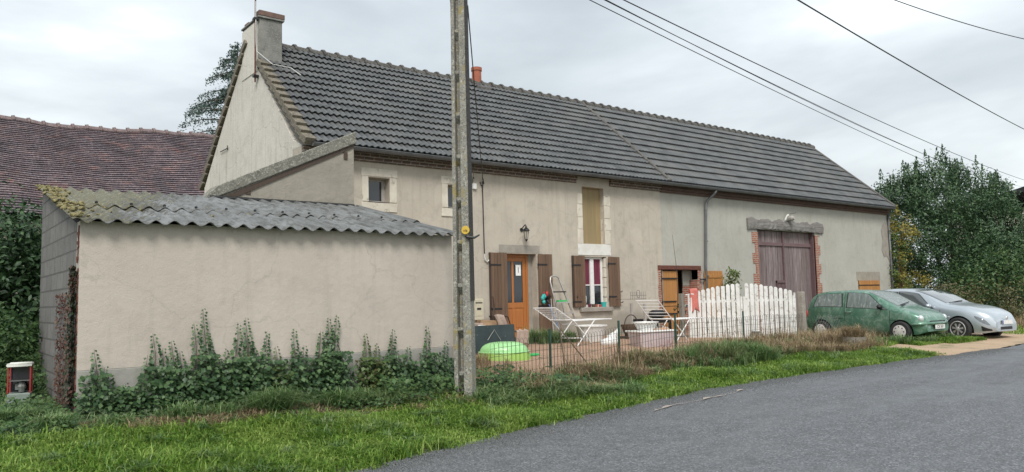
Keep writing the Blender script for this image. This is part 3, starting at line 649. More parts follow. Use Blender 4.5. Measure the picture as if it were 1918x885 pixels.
# ---- garage / stable opening
a,b,c,d=H_G
m=MB(); m.box((a-.12,FY-.03,d),(b+.14,FY+.3,d+.13)); m.build('opening_lintel','rust',house,bevel=.01)
def toothed(xa,sgn,z0,z1,name='brick_jamb',deep=.25,yo=.012,w1=.16,w2=.26,ph=0,edge_in=0):
    m=MB(); z=z0;i=ph
    while z<z1-.01:
        h=min(.35,z1-z); w=w1 if i%2 else w2
        m.box((min(xa,xa+sgn*w),FY-yo,z),(max(xa,xa+sgn*w),FY+deep,z+h)); z+=h;i+=1
    return m.build(name,'brick',house)
toothed(a,-1,.2,d-.001,w1=.10,w2=.13); toothed(b,1,.2,d-.001,w1=.14,w2=.17)
toothed(b-.001,-1,.3,d-.3,w1=.02,w2=.03,deep=.5,yo=-.01)
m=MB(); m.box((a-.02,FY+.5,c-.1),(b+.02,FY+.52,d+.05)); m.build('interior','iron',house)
MB().box((19.22,FY+.34,c),(20.0,FY+.38,d)).build('inner_brick','brick',house)
MB().box((19.2,FY+.325,1.92),(19.99,FY+.339,d)).build('inner_render','render_barn',house)
MB().box((a+.05,FY+.04,c),(a+.09,FY+.11,d)).build('door_frame','wood_honey',house)
# stable door: upper leaf and lower leaf closed at left, dark gap, other leaf open flat against wall
def ledged(x0,x1,z0,z1,y,n,brace=None,label=None,rails=((.12,.22),),name='door_leaf'):
    m=MB(); w=(x1-x0)/n
    for i in range(n): m.box((x0+i*w+.002,y-.03,z0),(x0+(i+1)*w-.002,y,z1))
    for (u,v) in rails: m.box((x0,y-.05,z1-v),(x1,y-.031,z1-u))
    if brace: m.beam((x0+.03,y-.041,z0+.05),(x1-.03,y-.041,z1-.25),.02,.09,up=(0,0,1))
    s=m.build(name,'wood_honey',house,bevel=.003)
    if label: setp(s,label=label)
    return s
s=ledged(17.83,18.62,1.30,2.36,FY+.07,6,rails=())
MB().box((17.72,FY-.0,2.12),(18.58,FY+.036,2.155)).build('hinge','iron',s); MB().box((17.76,FY+.01,1.42),(18.5,FY+.036,1.455)).build('hinge','iron',s)
s=ledged(17.83,18.62,.35,1.28,FY+.07,6,rails=(),label='darker lower half of the stable door')
MB().box((17.76,FY+.0,1.05),(18.5,FY+.036,1.085)).build('hinge','iron',s)
s=ledged(19.80,20.72,.9,2.37,FY-.03,7,brace=True); MB().box((19.58,FY-.09,2.08),(19.86,FY-.055,2.12)).build('hinge','iron',s)
# ---- big barn door
a,b,c,d=H_BD; xm=24.55
m=MB(); G1=[]
bt=MB(); L=MB(); nx=26
def rough_beam(x0,x1,z0,z1,y0,y1):
    V=[];F=[];n=40
    for i in range(n+1):
        x=x0+(x1-x0)*i/n; a1=z1+.035*math.sin(i*.9)+random.uniform(-.03,.03); a0=z0+.05*math.sin(i/n*PI)+random.uniform(-.012,.012)+.0
        if i==0: a1-=.0
        V+=[(x,y0+random.uniform(-.02,.02),a0),(x,y0+random.uniform(-.03,.01),(a0+a1)/2+random.uniform(-.05,.05)),(x,y0+random.uniform(-.0,.02),a1),(x,y1,a1),(x,y1,a0)]
    for i in range(n):
        for k in range(5): F.append((i*5+k,i*5+(k+1)%5,(i+1)*5+(k+1)%5,(i+1)*5+k))
    F+=[(0,1,2,3,4),tuple(n*5+k for k in (4,3,2,1,0))]; return MB().add(V,F)
rough_beam(22.24,26.92,3.80,4.16,FY-.06,FY+.3).build('barn_lintel','beam',house)
toothed(a+.0,-1,.2,3.72,w1=.17,w2=.32,ph=1); toothed(b,1,.2,3.72,w1=.17,w2=.32)
def barn_leaf(x0,x1,z0,z1,y,n,lab=None):
    m=MB(); w=(x1-x0)/n
    for i in range(n): 
        yy=y+random.uniform(-.008,.008); m.box((x0+i*w+.004,yy-.03,z0+random.uniform(0,.06)),(x0+(i+1)*w-.004,yy,z1))
    s=m.build('barn_door','wood_barn',house,bevel=.004)
    if lab: setp(s,label=lab)
    q=MB(); q.box((x0,y-.075,z1-.52),(x1,y-.04,z1-.40)); q.build('door_rail','wood_barn_rail',s,bevel=.005); return s
s=barn_leaf(a+.1,xm-.06,.25,3.80,FY+.2,11,'left barn door leaf of weathered purplish boards')
m=MB(); m.box((24.0,FY+.09,1.98),(xm-.06,FY+.16,2.06)); m.box((24.0,FY+.1,1.5),(xm-.06,FY+.16,1.57)); m.box((24.0,FY+.1,1.5),(24.05,FY+.16,2.05)); 
for i in range(6): m.box((24.07+i*.07,FY+.12,1.57),(24.12+i*.07,FY+.155,1.98))
m.build('hatch','wood_barn_rail',s)
MB().box((xm-.06,FY+.11,.25),(xm+.0,FY+.22,3.8)).build('door_post','wood_barn_rail',house); MB().box((a,FY+.05,.2),(a+.1,FY+.22,3.85)).build('door_post','wood_barn_rail',house); MB().box((b-.07,FY+.05,.2),(b-.0,FY+.22,3.85)).build('door_post','wood_barn_rail',house)
barn_leaf(xm+.005,b-.075,.25,3.80,FY+.22,12)
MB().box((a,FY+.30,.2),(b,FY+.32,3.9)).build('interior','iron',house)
# ---- small barn window with orange shutters
a,b,c,d=H_SW
s=MB(); s.box((a-.1,FY-.0,d+.002),(b+.1,FY+.02,d+.35)); s.build('window_lintel','render_leanto',house)
for (p,q) in ((a+.01,(a+b)/2-.01),((a+b)/2+.01,b-.01)):
    m=MB(); n=4; w=(q-p)/n
    for i in range(n): m.box((p+i*w+.002,FY-.03,c),(p+(i+1)*w-.002,FY,d))
    sh=m.build('shutter','wood_honey',house,bevel=.003); MB().box((p-.04,FY-.045,d-.2),(q-.05,FY-.031,d-.165)).build('hinge','iron',sh)
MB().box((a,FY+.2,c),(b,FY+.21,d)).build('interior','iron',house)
# peeled render patch at the barn corner
m=MB(); P=[(31.55,4.30),(31.42,4.1),(31.5,3.7),(31.38,3.3),(31.55,3.0),(31.78,3.05),(31.99,2.8),(31.99,4.4),(31.75,4.45)]
m.prism([(x,FY+.009,z) for x,z in P],(0,-.012,0)); m.build('bare_patch','concrete_sill',house)
# gable: iron tie bar
MB().tube([(X0-.03,20.4,5.75),(X0-.03,21.0,5.75)],.012,5).tube([(X0-.03,20.4,5.70),(X0-.03,20.4,5.82)],.012,5).build('tie_bar','iron',house)

# ------------------------------------------------------------------ lean-to against the gable (sloping coping), corrugated shed
SX0,SX1,SYF,SYB=1.491,6.506,9.83,13.12
lt=thing('lean_to',(5.2,14,.4),'grey rendered lean-to with steep mossy sloping coping behind the corrugated shed','lean-to')
zt=lambda x: 3.55+(x-3.95)*(4.72-3.55)/(6.5-3.95)
MB().prism([(3.95,SYB,.3),(SX1,SYB,.3),(SX1,SYB,4.62),(3.95,SYB,3.40)],(0,.3,0)).build('wall','render_leanto',lt)
MB().box((SX1-.3,SYB+.302,.3),(SX1-.002,FY-.01,4.6)).build('wall','render_leanto',lt)
MB().prism([(3.85,SYB-.05,3.36),(6.535,SYB-.05,4.60),(6.535,SYB-.05,4.82),(4.0,SYB-.05,3.62),(3.80,SYB-.05,3.42)],(0,.42,0)).build('coping','coping',lt,bevel=.015,jitter=.008)
MB().prism([(3.98,SYB-.025,3.28),(6.515,SYB-.025,4.53),(6.515,SYB-.025,4.60),(3.9,SYB-.025,3.34)],(0,.03,0)).build('coping_board','wood_dark',lt,jitter=.006)
MB().add([(3.8,SYB+.37,3.38),(6.53,SYB+.37,4.68),(6.53,FY-.02,4.68),(3.8,FY-.02,3.38)],[(0,1,2,3)]).build('roof','corrug',lt,solid=.04)
MB().box((3.8,FY-.02,.3),(6.4,FY+.0,3.3)).build('wall','render_leanto',lt)
for bb_ in (((6.3,SYB-.02,4.28),(6.37,SYB+.01,4.42)),((4.48,SYB-.015,3.50),(4.56,SYB+.01,3.57))): MB().box(*bb_).build('beam_end','wood_dark',lt)
m=MB(); m.tube([(3.86,SYB-.10,3.40),(SX1-.05,SYB-.10,3.40)],.035,8); m.build('flashing','black_trim',lt)

shed=thing('shed',(4,11.5,.35),'beige rendered shed with a mossy corrugated roof at the verge','shed')
zl=3.33; zf=2.56
m=MB(); m.box((SX0,SYF,.0),(SX1,SYF+.2,.915)); m.build('plinth','plinth',shed,bevel=.01)
m=MB(); m.box((SX0+.0,SYF+.006,.918),(SX1,SYF+.2,2.60)); m.build('wall','render_shed',shed)
m=MB(); X=SX0+.002; m.prism([(X,SYF+.202,0),(X,SYB,0),(X,SYB,zl),(X,SYF+.202,zf+.02)],(.2,0,0)); setp(m.build('wall','block',shed),label='side wall of bare grey concrete blocks')
m=MB(); X=SX1-.2; m.prism([(X,SYF+.202,0),(X,SYB-.002,0),(X,SYB-.002,zl),(X,SYF+.202,zf+.02)],(.198,0,0)); m.build('wall','render_shed',shed)
MB().box((SX0+.2,SYB-.2,0),(3.9,SYB,zl)).build('wall','block',shed)
# rust-stained corner bead
m=MB()
for k in range(60):
    z=.45+k*.035; 
    if random.random()<.8: m.box((SX0-.012,SYF+.05+random.uniform(-.03,.03),z),(SX0+.003,SYF+.06+random.uniform(.0,.1),z+.035))
m.build('corner_stain','rust',shed)['kind']='stuff'
# corrugated sheets
def corr(x0,x1,y0,z0,y1,z1,lift,name):
    m=MB(); G=[]; wl=.205; n=int((x1-x0)/wl*10); dz=(z1-z0)/(y1-y0)
    for i in range(n+1):
        x=x0+(x1-x0)*i/n; w=.027*math.cos(2*PI*x/wl)
        row=[]
        for k in range(9):
            t=k/8; y=y0+(y1-y0)*t; row.append((x,y+(0.012*math.sin(x*17) if k==0 else 0),z0+(z1-z0)*t+w+lift+.006*math.sin(3*x+5*t)))
        G.append(row)
    m.grid(G); return m.build(name,'corrug',shed,recalc=False,solid=-.008,smooth=True)
sl=(zl-zf)/(SYB-SYF)
zz=lambda y: zf+.075+sl*(y-SYF)
corr(SX0-.10,SX1+.12,SYF-.15,zz(SYF-.15),SYF+1.25,zz(SYF+1.25),.0,'roof_sheet')
corr(SX0-.10,SX1+.12,SYF+1.12,zz(SYF+1.12),SYB-.03,zz(SYB-.03),.016,'roof_sheet')
# moss cushions on left verge
m=MB()
for k in range(130):
    y=random.uniform(SYF-.15,SYB-.05); x=SX0-.10+abs(random.gauss(0,.13)); m.add(*ico((x,y,zz(y)+.03+random.uniform(-.01,.02)),random.uniform(.02,.05),(1,1.2,.6),.3,1))
for k in range(70):
    y=random.uniform(SYF+.8,SYB-.05); x=random.uniform(SX0,SX1-1.0); x=round(x/.205)*.205+.1025*1; m.add(*ico((x,y,zz(y)-.015),random.uniform(.015,.04),(1,1.6,.6),.3,1))
mo=m.build('moss','moss',shed); mo['kind']='stuff'
for x in np.arange(SX0+.1,SX1,.41): MB().lathe([(.02,0),(.02,.02),(.005,.03)],(x-(x%.205),SYF+1.18,zz(SYF+1.18)+.045),6).build('roof_bolt','iron',shed)

# ------------------------------------------------------------------ back building with old red tiles
rb=thing('tile_barn',(2,28,.5),'old outbuilding behind the shed with a long sagging purple red tiled roof','barn')
sag=lambda x,t: (-.10*math.sin((x+1)/10*PI)*t+ .06*math.sin(x*.9+1)*t+.02*math.sin(x*3.3+t*5))
y0,z0,y1,z1=24.0,4.15,29.0,7.80
m=MB(); rows=44; G=[]; nx=70; d=Vector((0,y1-y0,z1-z0)); nn=Vector((0,-d.z,d.y)).normalized()
for k in range(rows):
    for s_,off in ((k/rows+.005,.018),(k/rows,.018),(k/rows,.045),((k+1)/rows+.004,0)):
        row=[]
        for i in range(nx+1):
            x=-6+(11.5+6)*i/nx; q=Vector((x,y0,z0))+d*s_+nn*(off+random.uniform(-.006,.006)); q.z+=sag(x,s_); row.append(q)
        G.append(row)
m.grid(G); m.build('roof','red_tile',rb,recalc=False)
MB().add([(-6,29.02,7.75),(11.5,29.02,7.75),(11.5,34,4.1),(-6,34,4.1)],[(0,1,2,3)]).build('roof','red_tile',rb,recalc=False,solid=.05)
m=MB(); x=-6
while x<11.5:
    z=7.80+sag(x+.2,1); m.tube([(x,29,z),(x+.06,29,z+.015),(x+.061,29,z),(x+.42,29,z-.01+sag(x+.42,1)-sag(x,1))],[.15,.15,.12,.11],8); x+=.42
m.build('ridge','ridge_red',rb)
m=MB(); m.prism([(-5.8,24.3,.3),(-5.8,33.8,.3),(-5.8,33.8,4.1),(-5.8,29,7.6),(-5.8,24.3,4.1)],(.4,0,0)); m.prism([(11,24.3,.3),(11,33.8,.3),(11,33.8,4.1),(11,29,7.6),(11,24.3,4.1)],(.4,0,0)); m.box((-5.38,24.35,.3),(10.98,24.75,4.05)); m.build('wall','render_leanto',rb)

# far building right
fb=thing('barn_building',(68,24,.2),'distant barn with pale wall and dark roof behind the big laurel tree','building')
MB().box((68.2,19.8,.0),(84,28.3,7.6)).build('wall','stone',fb)
MB().prism([(67.2,29,7.2),(67.2,18.8,9.9),(67.2,18.8,10.25),(67.2,29.4,7.45)],(20,0,0)).build('roof','black_trim',fb)
for (y,z) in ((22.2,4.6),(27,4.6)): MB().box((68.1,y-3,z),(68.25,y-1.9,z+1.5)).build('window','glass_dark',fb)

# ------------------------------------------------------------------ utility pole
pole=thing('utility_pole',(6.26,9.16,.0),'lichen-covered concrete utility pole at the shed corner with a yellow round badge','pole',R(-50))
def pole_parts(root):
    H=9.6; tw=lambda z:(.31-.0117*z)/.31
    m=MB()
    def seg(x0,x1,y0,y1,zz):
        V=[]
        for z in zz:
            k=tw(z)*.92; V+=[(x0*k,y0*k,z),(x1*k,y0*k,z),(x1*k,y1*k,z),(x0*k,y1*k,z)]
        n=len(zz); F=[(0,3,2,1),tuple((n-1)*4+i for i in range(4))]
        for i in range(n-1):
            for q in range(4): F.append((i*4+q,i*4+(q+1)%4,(i+1)*4+(q+1)%4,(i+1)*4+q))
        m.add(V,F)
    zs=[.0]+[.6*k for k in range(1,17)]
    seg(-.155,-.085,-.13,.13,[.0]+zs[1:]); seg(.005,.14,-.13,.13,zs); seg(-.0849,.0049,.0,.06,zs)
    z=.55
    while z<H-.1:
        k=tw(z)*.92; m.box((-.085*k,-.105*k,z),(.005*k,.0,z+.055)); m.add([( -.085*k,-.105*k,z),(.005*k,-.105*k,z),(.005*k,0,z-.1),(-.085*k,0,z-.1)],[(0,1,2,3)]); z+=.62
    o=m.build('shaft','pole',root,local=True,jitter=.003,bevel=.012)
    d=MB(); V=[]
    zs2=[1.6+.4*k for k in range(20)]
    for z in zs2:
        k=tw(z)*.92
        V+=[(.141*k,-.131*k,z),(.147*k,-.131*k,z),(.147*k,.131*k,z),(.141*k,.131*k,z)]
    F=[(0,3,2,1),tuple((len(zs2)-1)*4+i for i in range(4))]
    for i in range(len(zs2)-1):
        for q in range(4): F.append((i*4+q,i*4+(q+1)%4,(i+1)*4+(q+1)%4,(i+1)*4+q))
    d.add(V,F); d.build('stained_flank','pole_dark',root,local=True)  # thin dark-stained strip covering the right face of the shaft
    t=MB(); t.box((-.5,-.05,9.0),(.5,.05,9.1)); t.box((-.35,-.05,7.1),(.35,.05,7.2)); 
    for x in (-.45,-.15,.15,.45): t.lathe([(.03,9.1),(.045,9.13),(.03,9.16),(.045,9.19),(.02,9.24)],(x,0,0),8)
    t.build('crossarm','galv',root,local=True)
pole_parts(pole)
# badge
bd=MB(); BR=Matrix.Rotation(R(90),3,'X'); bx=.075; 
bd.lathe([(.058,-.150),(.06,-.146),(.06,-.142),(.058,-.138)],(bx,0,2.60),24,axis='y'); b_=bd.build('badge','badge',pole,local=True)
def textlocal(s,size,loc,mat,parent,name):
    return text(s,size,wm(parent)@Vector(loc),(wm(parent).to_3x3()@FRONT),mat,parent,name)
textlocal('vía',.058,(bx,-.152,2.592),'wood_dark',b_,'lettering')
MB().tube([(.07,-.14,2.52),(.1,-.15,2.50),(.2,-.12,2.49),(.27,-.1,2.53)],[.02,.025,.02,.012],6).build('cable_clamp','iron',pole,local=True)
for nm,loc,rz in (('utility_pole',(57.3,17.6,0),R(-60)),('utility_pole',(31.5,7.05,.1),R(-80))):
    pass

# cables
def wire(p,q,sag,r,label,name='power_line',mat='cable',n=40,group=None):
    P=[];p=Vector(p);q=Vector(q)
    for i in range(n+1):
        t=i/n; a=p.lerp(q,t); a.z-=4*sag*t*(1-t); P.append(a)
    o=MB().tube(P,r,5).build(name,mat); setp(o,label,'cable',group); return o
T=Vector((6.33,9.13,7.25))
far=lambda z:(57.3,18.2,z)
wire(T,(57.3,18.6,8.55),.30,.012,'uppermost of the four thin parallel cables sagging right over the barn roof',group='overhead cables')
wire(T+Vector((0,0,-.05)),(57.3,18.6,8.1),.62,.007,'second of the four thin parallel cables, crossing above the barn roof',group='overhead cables')
wire(T+Vector((0,0,-.1)),(57.3,18.6,7.75),.42,.009,'third of the four parallel cables, passing into the laurel tree',group='overhead cables')
wire(T+Vector((-.05,.1,-.16)),(57.3,19.2,7.5),.30,.009,'lowest of the four parallel cables, starting furthest left',group='overhead cables')
wire((6.37,9.11,9.24),(57.3,17.7,11.3),.25,.022,'thick black power cable running steeply down across the sky at right',group='overhead cables')
wire((6.37,9.11,9.24),(31.5,6.9,9.2),.95,.011,'single thin cable crossing the top right corner of the sky',group='overhead cables')
wire((6.44,9.2,6.0),(11.22,FY-.06,4.66),.05,.010,'black service cable dropping from the pole to the eaves hook',name='service_cable')
wire((6.02,9.1,6.3),(10.98,FY-.03,4.62),.15,.006,'thin phone wire passing left of the pole to the eaves',name='phone_cable')
m=MB(); m.tube([(11.22,FY-.06,4.66),(11.27,FY-.04,4.52),(11.20,FY-.03,4.46),(11.16,FY-.03,4.54),(11.25,FY-.03,4.57),(11.24,FY-.02,4.4),(11.25,FY-.02,3.6),(11.26,FY-.02,2.75)],.013,6); 
cb=m.build('wall_cable','cable'); setp(cb,'black cable looped at the eaves running down the wall left of the door','cable')
MB().tube([(11.26,FY-.02,2.75),(11.27,FY-.03,2.6),(11.33,FY-.04,2.55),(11.38,FY-.03,2.6)],.018,6).build('conduit_bend','cable_white',cb)
jb=thing('junction_box',(10.99,FY,4.4),'small white junction box under the eaves beside the pole','box')
MB().box((10.93,FY-.06,4.36),(11.04,FY,4.5)).build('box','white_plastic',jb,bevel=.01); MB().tube([(10.98,FY-.03,4.62),(10.95,FY-.03,4.66),(10.94,FY-.02,4.5)],.008,5).build('hook','iron',jb)
# antenna mast
an=thing('antenna_mast',(6.44,18.2,7.1),'thin dark antenna mast strapped to the chimney','antenna')
m=MB(); m.tube([(6.43,18.22,7.0),(6.43,18.22,12.0)],.02,8); m.tube([(6.43,18.22,11.6),(6.43,17.2,11.6)],.01,5)
for k in range(7): m.tube([(6.1,17.3+.14*k,11.6),(6.76,17.3+.14*k,11.6)],.005,4)
m.build('mast','rust',an)
m=MB(); 
for z in (7.12,8.55): m.box((6.38,18.16,z),(6.50,18.28,z+.05))
m.build('bracket','iron',an)
MB().tube([(6.42,18.18,9.0),(6.43,18.17,8.0),(6.44,18.15,7.75),(6.7,17.8,7.38),(7.1,17.65,7.32),(7.25,17.4,7.1)],.011,5).build('coax_cable','cable_white',an)

# ------------------------------------------------------------------ vegetation builders
def crown(cs,n,size,mat,name,parent,shell=.75,up=.5,aspect=.55,spikes=None):
    """cs list of (cx,cy,cz,rx,ry,rz); leaves clumped on clump points"""
    L=[]; vols=np.array([c[3]*c[4]*c[5] for c in cs])**(2/3); vols/=vols.sum()
    for c,w in zip(cs,vols):
        k=int(n*w); nc=max(8,k//45); d=unit(RNG.normal(size=(nc,3))); rad=shell+(1.03-shell)*RNG.random((nc,1))**.5
        cc=np.array(c[:3])+d*rad*np.array(c[3:6]); per=k//nc
        q=np.repeat(cc,per,axis=0); dd=np.repeat(d,per,axis=0); sp=min(c[3:6])*.16+.05
        P=q+RNG.normal(size=q.shape)*sp; Nr=dd*.8+np.array([0,0,up])+RNG.normal(size=q.shape)*.55
        ok=P[:,2]>.05; L.append(leaves(P[ok],Nr[ok],size*RNG.uniform(.6,1.3,ok.sum()),aspect))
    if spikes:
        for (x,y,z,h,r0) in spikes:
            k=int(95*h); t=RNG.random(k); a=RNG.uniform(0,2*PI,k); rr=r0*(1.05-t)*RNG.uniform(.5,1,k)
            P=np.stack([x+rr*np.cos(a),y+rr*np.sin(a),z+t*h],1); Nr=np.stack([np.cos(a),np.sin(a),np.full(k,.5)],1)+RNG.normal(size=(k,3))*.3
            L.append(leaves(P,Nr,size*RNG.uniform(.6,1.2,k),aspect,up=np.array([[0,0,1.]])))
    V,F=cat(L); return npmesh(name,V,F,mat,parent)
def trunk(parent,base,tops,r,mat='bark',name='trunk'):
    m=MB(); b=Vector(base)
    for i,t in enumerate(tops):
        t=Vector(t); mid=b.lerp(t,.45)+Vector((random.uniform(-.15,.15),random.uniform(-.15,.15),0)); rr=r if i==0 else r*.5
        m.tube([b,b.lerp(mid,.5),mid,mid.lerp(t,.6),t],[rr*1.25,rr,rr*.75,rr*.45,rr*.12],8)
    return m.build(name,mat,parent,smooth=True)
# big laurel-like tree right of barn
t=thing('laurel_tree',(40.5,16,.2),'large dark green laurel tree with upright shoots right of the barn','tree')
cs=[(39.8,16.8,3.2,3.6,2.8,3.2),(39,17.2,5.4,2.5,2.0,1.8),(41.5,16.2,4.2,2.0,2.0,2.0)]; sp=[]
big=[(39.6,16.5,3.2,3.9,3.4,3.9,80),(39.6,17,5.0,2.9,2.2,2.5,60),(41.3,16.0,4.6,1.9,2.0,2.0,44),(36.6,17.4,4.2,1.9,1.7,2.4,30),(43.0,14.8,2.3,2.1,1.9,1.7,34),(40.5,14.2,2.0,3.4,1.7,2.2,40),(37,15.6,1.9,2.4,1.5,2.0,26),(35.6,18.3,2.0,2.2,1.2,2.0,30),(38.5,13.6,1.2,2.6,1.0,1.2,24),(36.5,16.5,1.2,2.6,1.2,1.3,26)]
for (bx_,by_,bz_,rx_,ry_,rz_,nn_) in big:
    for k in range(nn_):
        d=Vector((random.gauss(0,1),random.gauss(-.5,1),random.gauss(.25,.9))).normalized(); p=Vector((bx_+d.x*rx_,by_+d.y*ry_,bz_+d.z*rz_))
        if p.z<.6: continue
        h_=random.uniform(.7,1.3); cs.append((p.x,p.y,p.z,random.uniform(.5,.85),random.uniform(.5,.85),h_*.62))
        if d.z>.35: sp.append((p.x+random.uniform(-.2,.2),p.y,p.z+h_*.3,random.uniform(.5,1.05),.2))
crown(cs,112000,.14,'laurel','crown',t,shell=.5,up=.55,aspect=.42,spikes=sp)
trunk(t,(40.5,16.5,.1),[(40.2,16.5,6),(42.5,16,5),(38.2,17,5.2),(43.8,15,4)],.28)
# creeper at barn corner
t=thing('creeper',(32.4,15.5,.2),'yellowing creeper hanging over the right corner of the barn','climbing plant')
crown([(32.35,15.3,4.55,.5,.4,.45),(32.75,15.2,4.1,.7,.35,.3),(32.3,15.2,3.2,.3,.3,.8),(32.9,15.1,2.2,.75,.45,.45),(33.3,15.1,3.9,.35,.3,.2),(32.2,15.2,2.3,.3,.3,.6)],1700,.10,'yellowleaf','leaves',t,shell=.4,spikes=[(33.3,15.1,3.9,.5,.2),(32.3,15.3,4.7,.5,.2)])
crown([(32.3,15.4,2.8,.4,.3,1.6),(32.7,15.4,1.2,.7,.5,.9)],2400,.10,'greenyellow','leaves',t,shell=.4)
m=MB(); 
for k in range(6): m.tube([(32.1+.12*k,15.35,.1),(32.15+.1*k,15.3,1.5),(32.2+.08*k,15.3+.03*k,3),(32.5+.1*k,15.25,4.4)],[.03,.025,.02,.006],5)
m.build('stem','stem',t)
# bramble bank right
t=thing('bramble_bush',(31.5,12.5,.2),'light green bramble bush at the right edge beyond the silver car','bush')
crown([(33.0,12.2,1.9,1.1,1.0,1.05),(33.9,11.6,2.2,1.0,1.0,1.0),(32.4,12.9,1.3,1.0,.9,.9)],5200,.13,'weed','leaves',t,shell=.5,spikes=[(33.2,11.8,2.6,.7,.3),(34,11.2,2.9,.6,.3)])
trunk(t,(33.3,12,.1),[(33.3,12,2),(33.9,11.5,2.3)],.04,'stem','stem')
t=thing('dry_bush',(33,11,.2),'brownish dry hedge low behind the bonnet of the silver car','hedge')
crown([(30.6,12.6,.95,1.3,.8,.85),(31.8,11.8,.95,1.2,.8,.85),(33.0,11.0,.95,1.2,.9,.85),(34.3,10.4,.9,1.2,.9,.8),(35.8,9.9,.9,1.3,.9,.85),(37.3,9.4,.9,1.3,.9,.85)],9000,.10,'bramble','leaves',t,shell=.55)
trunk(t,(32.5,11.3,.1),[(31.4,12.2,1.1),(33.6,10.8,1.2)],.03,'stem','stem')
# conifer behind house
t=thing('conifer_tree',(14.0,42.8,.3),'tall dark conifer with drooping branches behind the gable','tree')
L=[]; br=MB(); br.tube([(14.1,42.8,.3),(14.1,42.8,9),(14.1,42.8,16.4)],[.3,.13,.02],8)
for k in range(120):
    z=5+11.2*(k+random.random())/120; ln=np.interp(z,[5,11,12.5,14,15.3,16.4],[4.6,4.3,3.3,2.3,1.3,.4])*random.uniform(.6,1.08); a=random.uniform(0,2*PI)
    p0=Vector((14.1,42.8,z)); P=[p0+Vector((math.cos(a),math.sin(a),0))*ln*s+Vector((0,0,.25*ln*s-.42*ln*s*s)) for s in (0,.3,.6,.85,1)]
    br.tube(P,[.05,.04,.025,.015,.006],4)
    kk=int(ln*95); s=RNG.uniform(.2,1.0,kk); pts=np.array([[P[0][i]+(P[-1][i]-P[0][i])*q for i in range(3)] for q in s]); pts[:,2]+=ln*.35*s*(1-s)*1.2
    wdt=(.30*ln*(1.02-s))*.35+.05; pts+=RNG.normal(size=pts.shape)*np.stack([wdt,wdt,np.full(kk,.09)],1); pts[:,2]-=np.abs(RNG.normal(size=kk))*.12
    L.append(leaves(pts,RNG.normal(size=(kk,3))+np.array([0,0,.6]),RNG.uniform(.10,.22,kk),.34))
V,F=cat(L); npmesh('crown',V,F,'conifer',t); br.build('trunk','bark',t)
# left shrubs
def shrub(loc,label,cs,n,size,mat,spikes=None):
    t=thing('shrub',loc,label,'shrub'); crown(cs,n,size,mat,'crown',t,shell=.5,up=.4,aspect=.5,spikes=spikes); c=cs[0]; trunk(t,(loc[0],loc[1],.2),[(c[0],c[1],c[2]+.3)]+[(q[0],q[1],q[2]) for q in cs[1:3]],.06); return t
shrub((.9,15.2,.5),'tall leafy green shrub left of the shed, under the red tiled roof',[(.7,15.2,2.2,1.3,1.0,1.2),(1.5,14.6,1.8,.9,.8,1.2),(-.4,15.5,2.0,1.2,1.0,1.3),(1.9,15.5,2.6,.8,.8,.7),(.9,15.4,1.2,1.2,.9,1.0),(.6,16.2,2.0,1.6,.5,1.5)],26000,.11,'hedge',[(1.4,14.8,2.7,.55,.2),(.9,15,2.9,.5,.2)])
shrub((1.0,13.2,.5),'lower weedy shrub behind the white-topped cabinet',[(.95,13.0,.95,.55,.5,.6),(.3,13.0,1.0,.7,.6,.7),(1.2,12.6,.6,.35,.4,.35)],9000,.075,'weed',[(1.0,12.9,1.3,.4,.15)])
# cable corner: dark dead ivy on the shed corner
t=thing('wall_creeper',(1.49,9.95,.35),'dark dying ivy strip climbing the left corner of the shed','climbing plant')
n=1500; z=RNG.random(n)**1.3*1.75+.33; y=9.86+np.abs(RNG.normal(size=n))*.14*(2.4-z)*.8+.02; P=np.stack([np.full(n,1.47)-RNG.random(n)*.06,y,z],1)
V,F=leaves(P,np.array([[-1,-.3,.2]])+RNG.normal(size=(n,3))*.4,.05*RNG.uniform(.6,1.3,n),.8,up=np.array([[0,0,-1.]])); npmesh('leaves',V,F,'ivy_dark',t)
n=900; y=RNG.choice([10.5,10.8,11.05,10.35],n)+RNG.normal(size=n)*.05; z=.45+RNG.random(n)**1.5*1.35; P=np.stack([np.full(n,1.475)-RNG.random(n)*.04,y,z],1)
V,F=leaves(P,np.array([[-1,-.2,.1]])+RNG.normal(size=(n,3))*.4,.05*RNG.uniform(.5,1.2,n),.6); npmesh('dead_stems',V,F,'deadvine',t)
# ivy plants up the front wall
IV=[(1.67,1.15),(1.97,.74),(2.28,1.30),(2.49,1.20),(2.85,1.57),(3.11,1.07),(3.24,1.39),(3.37,1.45),(3.61,1.27),(3.75,1.06),(4.0,1.29),(4.34,1.24),(4.45,1.40),(4.57,1.45),(5.01,1.18),(5.17,1.02),(5.43,1.21),(5.68,.96),(6.0,1.25),(6.32,1.0)]
words=['slender ivy shoot nearest the left corner of the shed','short low ivy tuft between the first shoot and a dense clump','dense bushy ivy clump near the left end of the beige wall','ivy shoot on the right flank of the leftmost dense clump','tallest thin ivy spire on the left half of the beige wall','short ivy shoot just right of the tall thin spire','first of the two tall close ivy spires left of the wall middle','second of the two tall close ivy spires left of the wall middle','leafy ivy column right of the close pair of spires','short ivy shoot with yellowish tip near the wall middle','ivy column with pointed tip just right of the wall middle','short left member of the triple ivy spire','middle stem of the triple ivy spire','tallest right stem of the triple ivy spire','ivy column with yellow-green tip right of the triple spire','short ivy shoot beside the yellow-green tipped column','thin pointed ivy spire above the plinth line','low ivy tuft near the right of the shed wall','tall isolated ivy spire near the concrete pole','loose ivy bush directly left of the concrete pole']
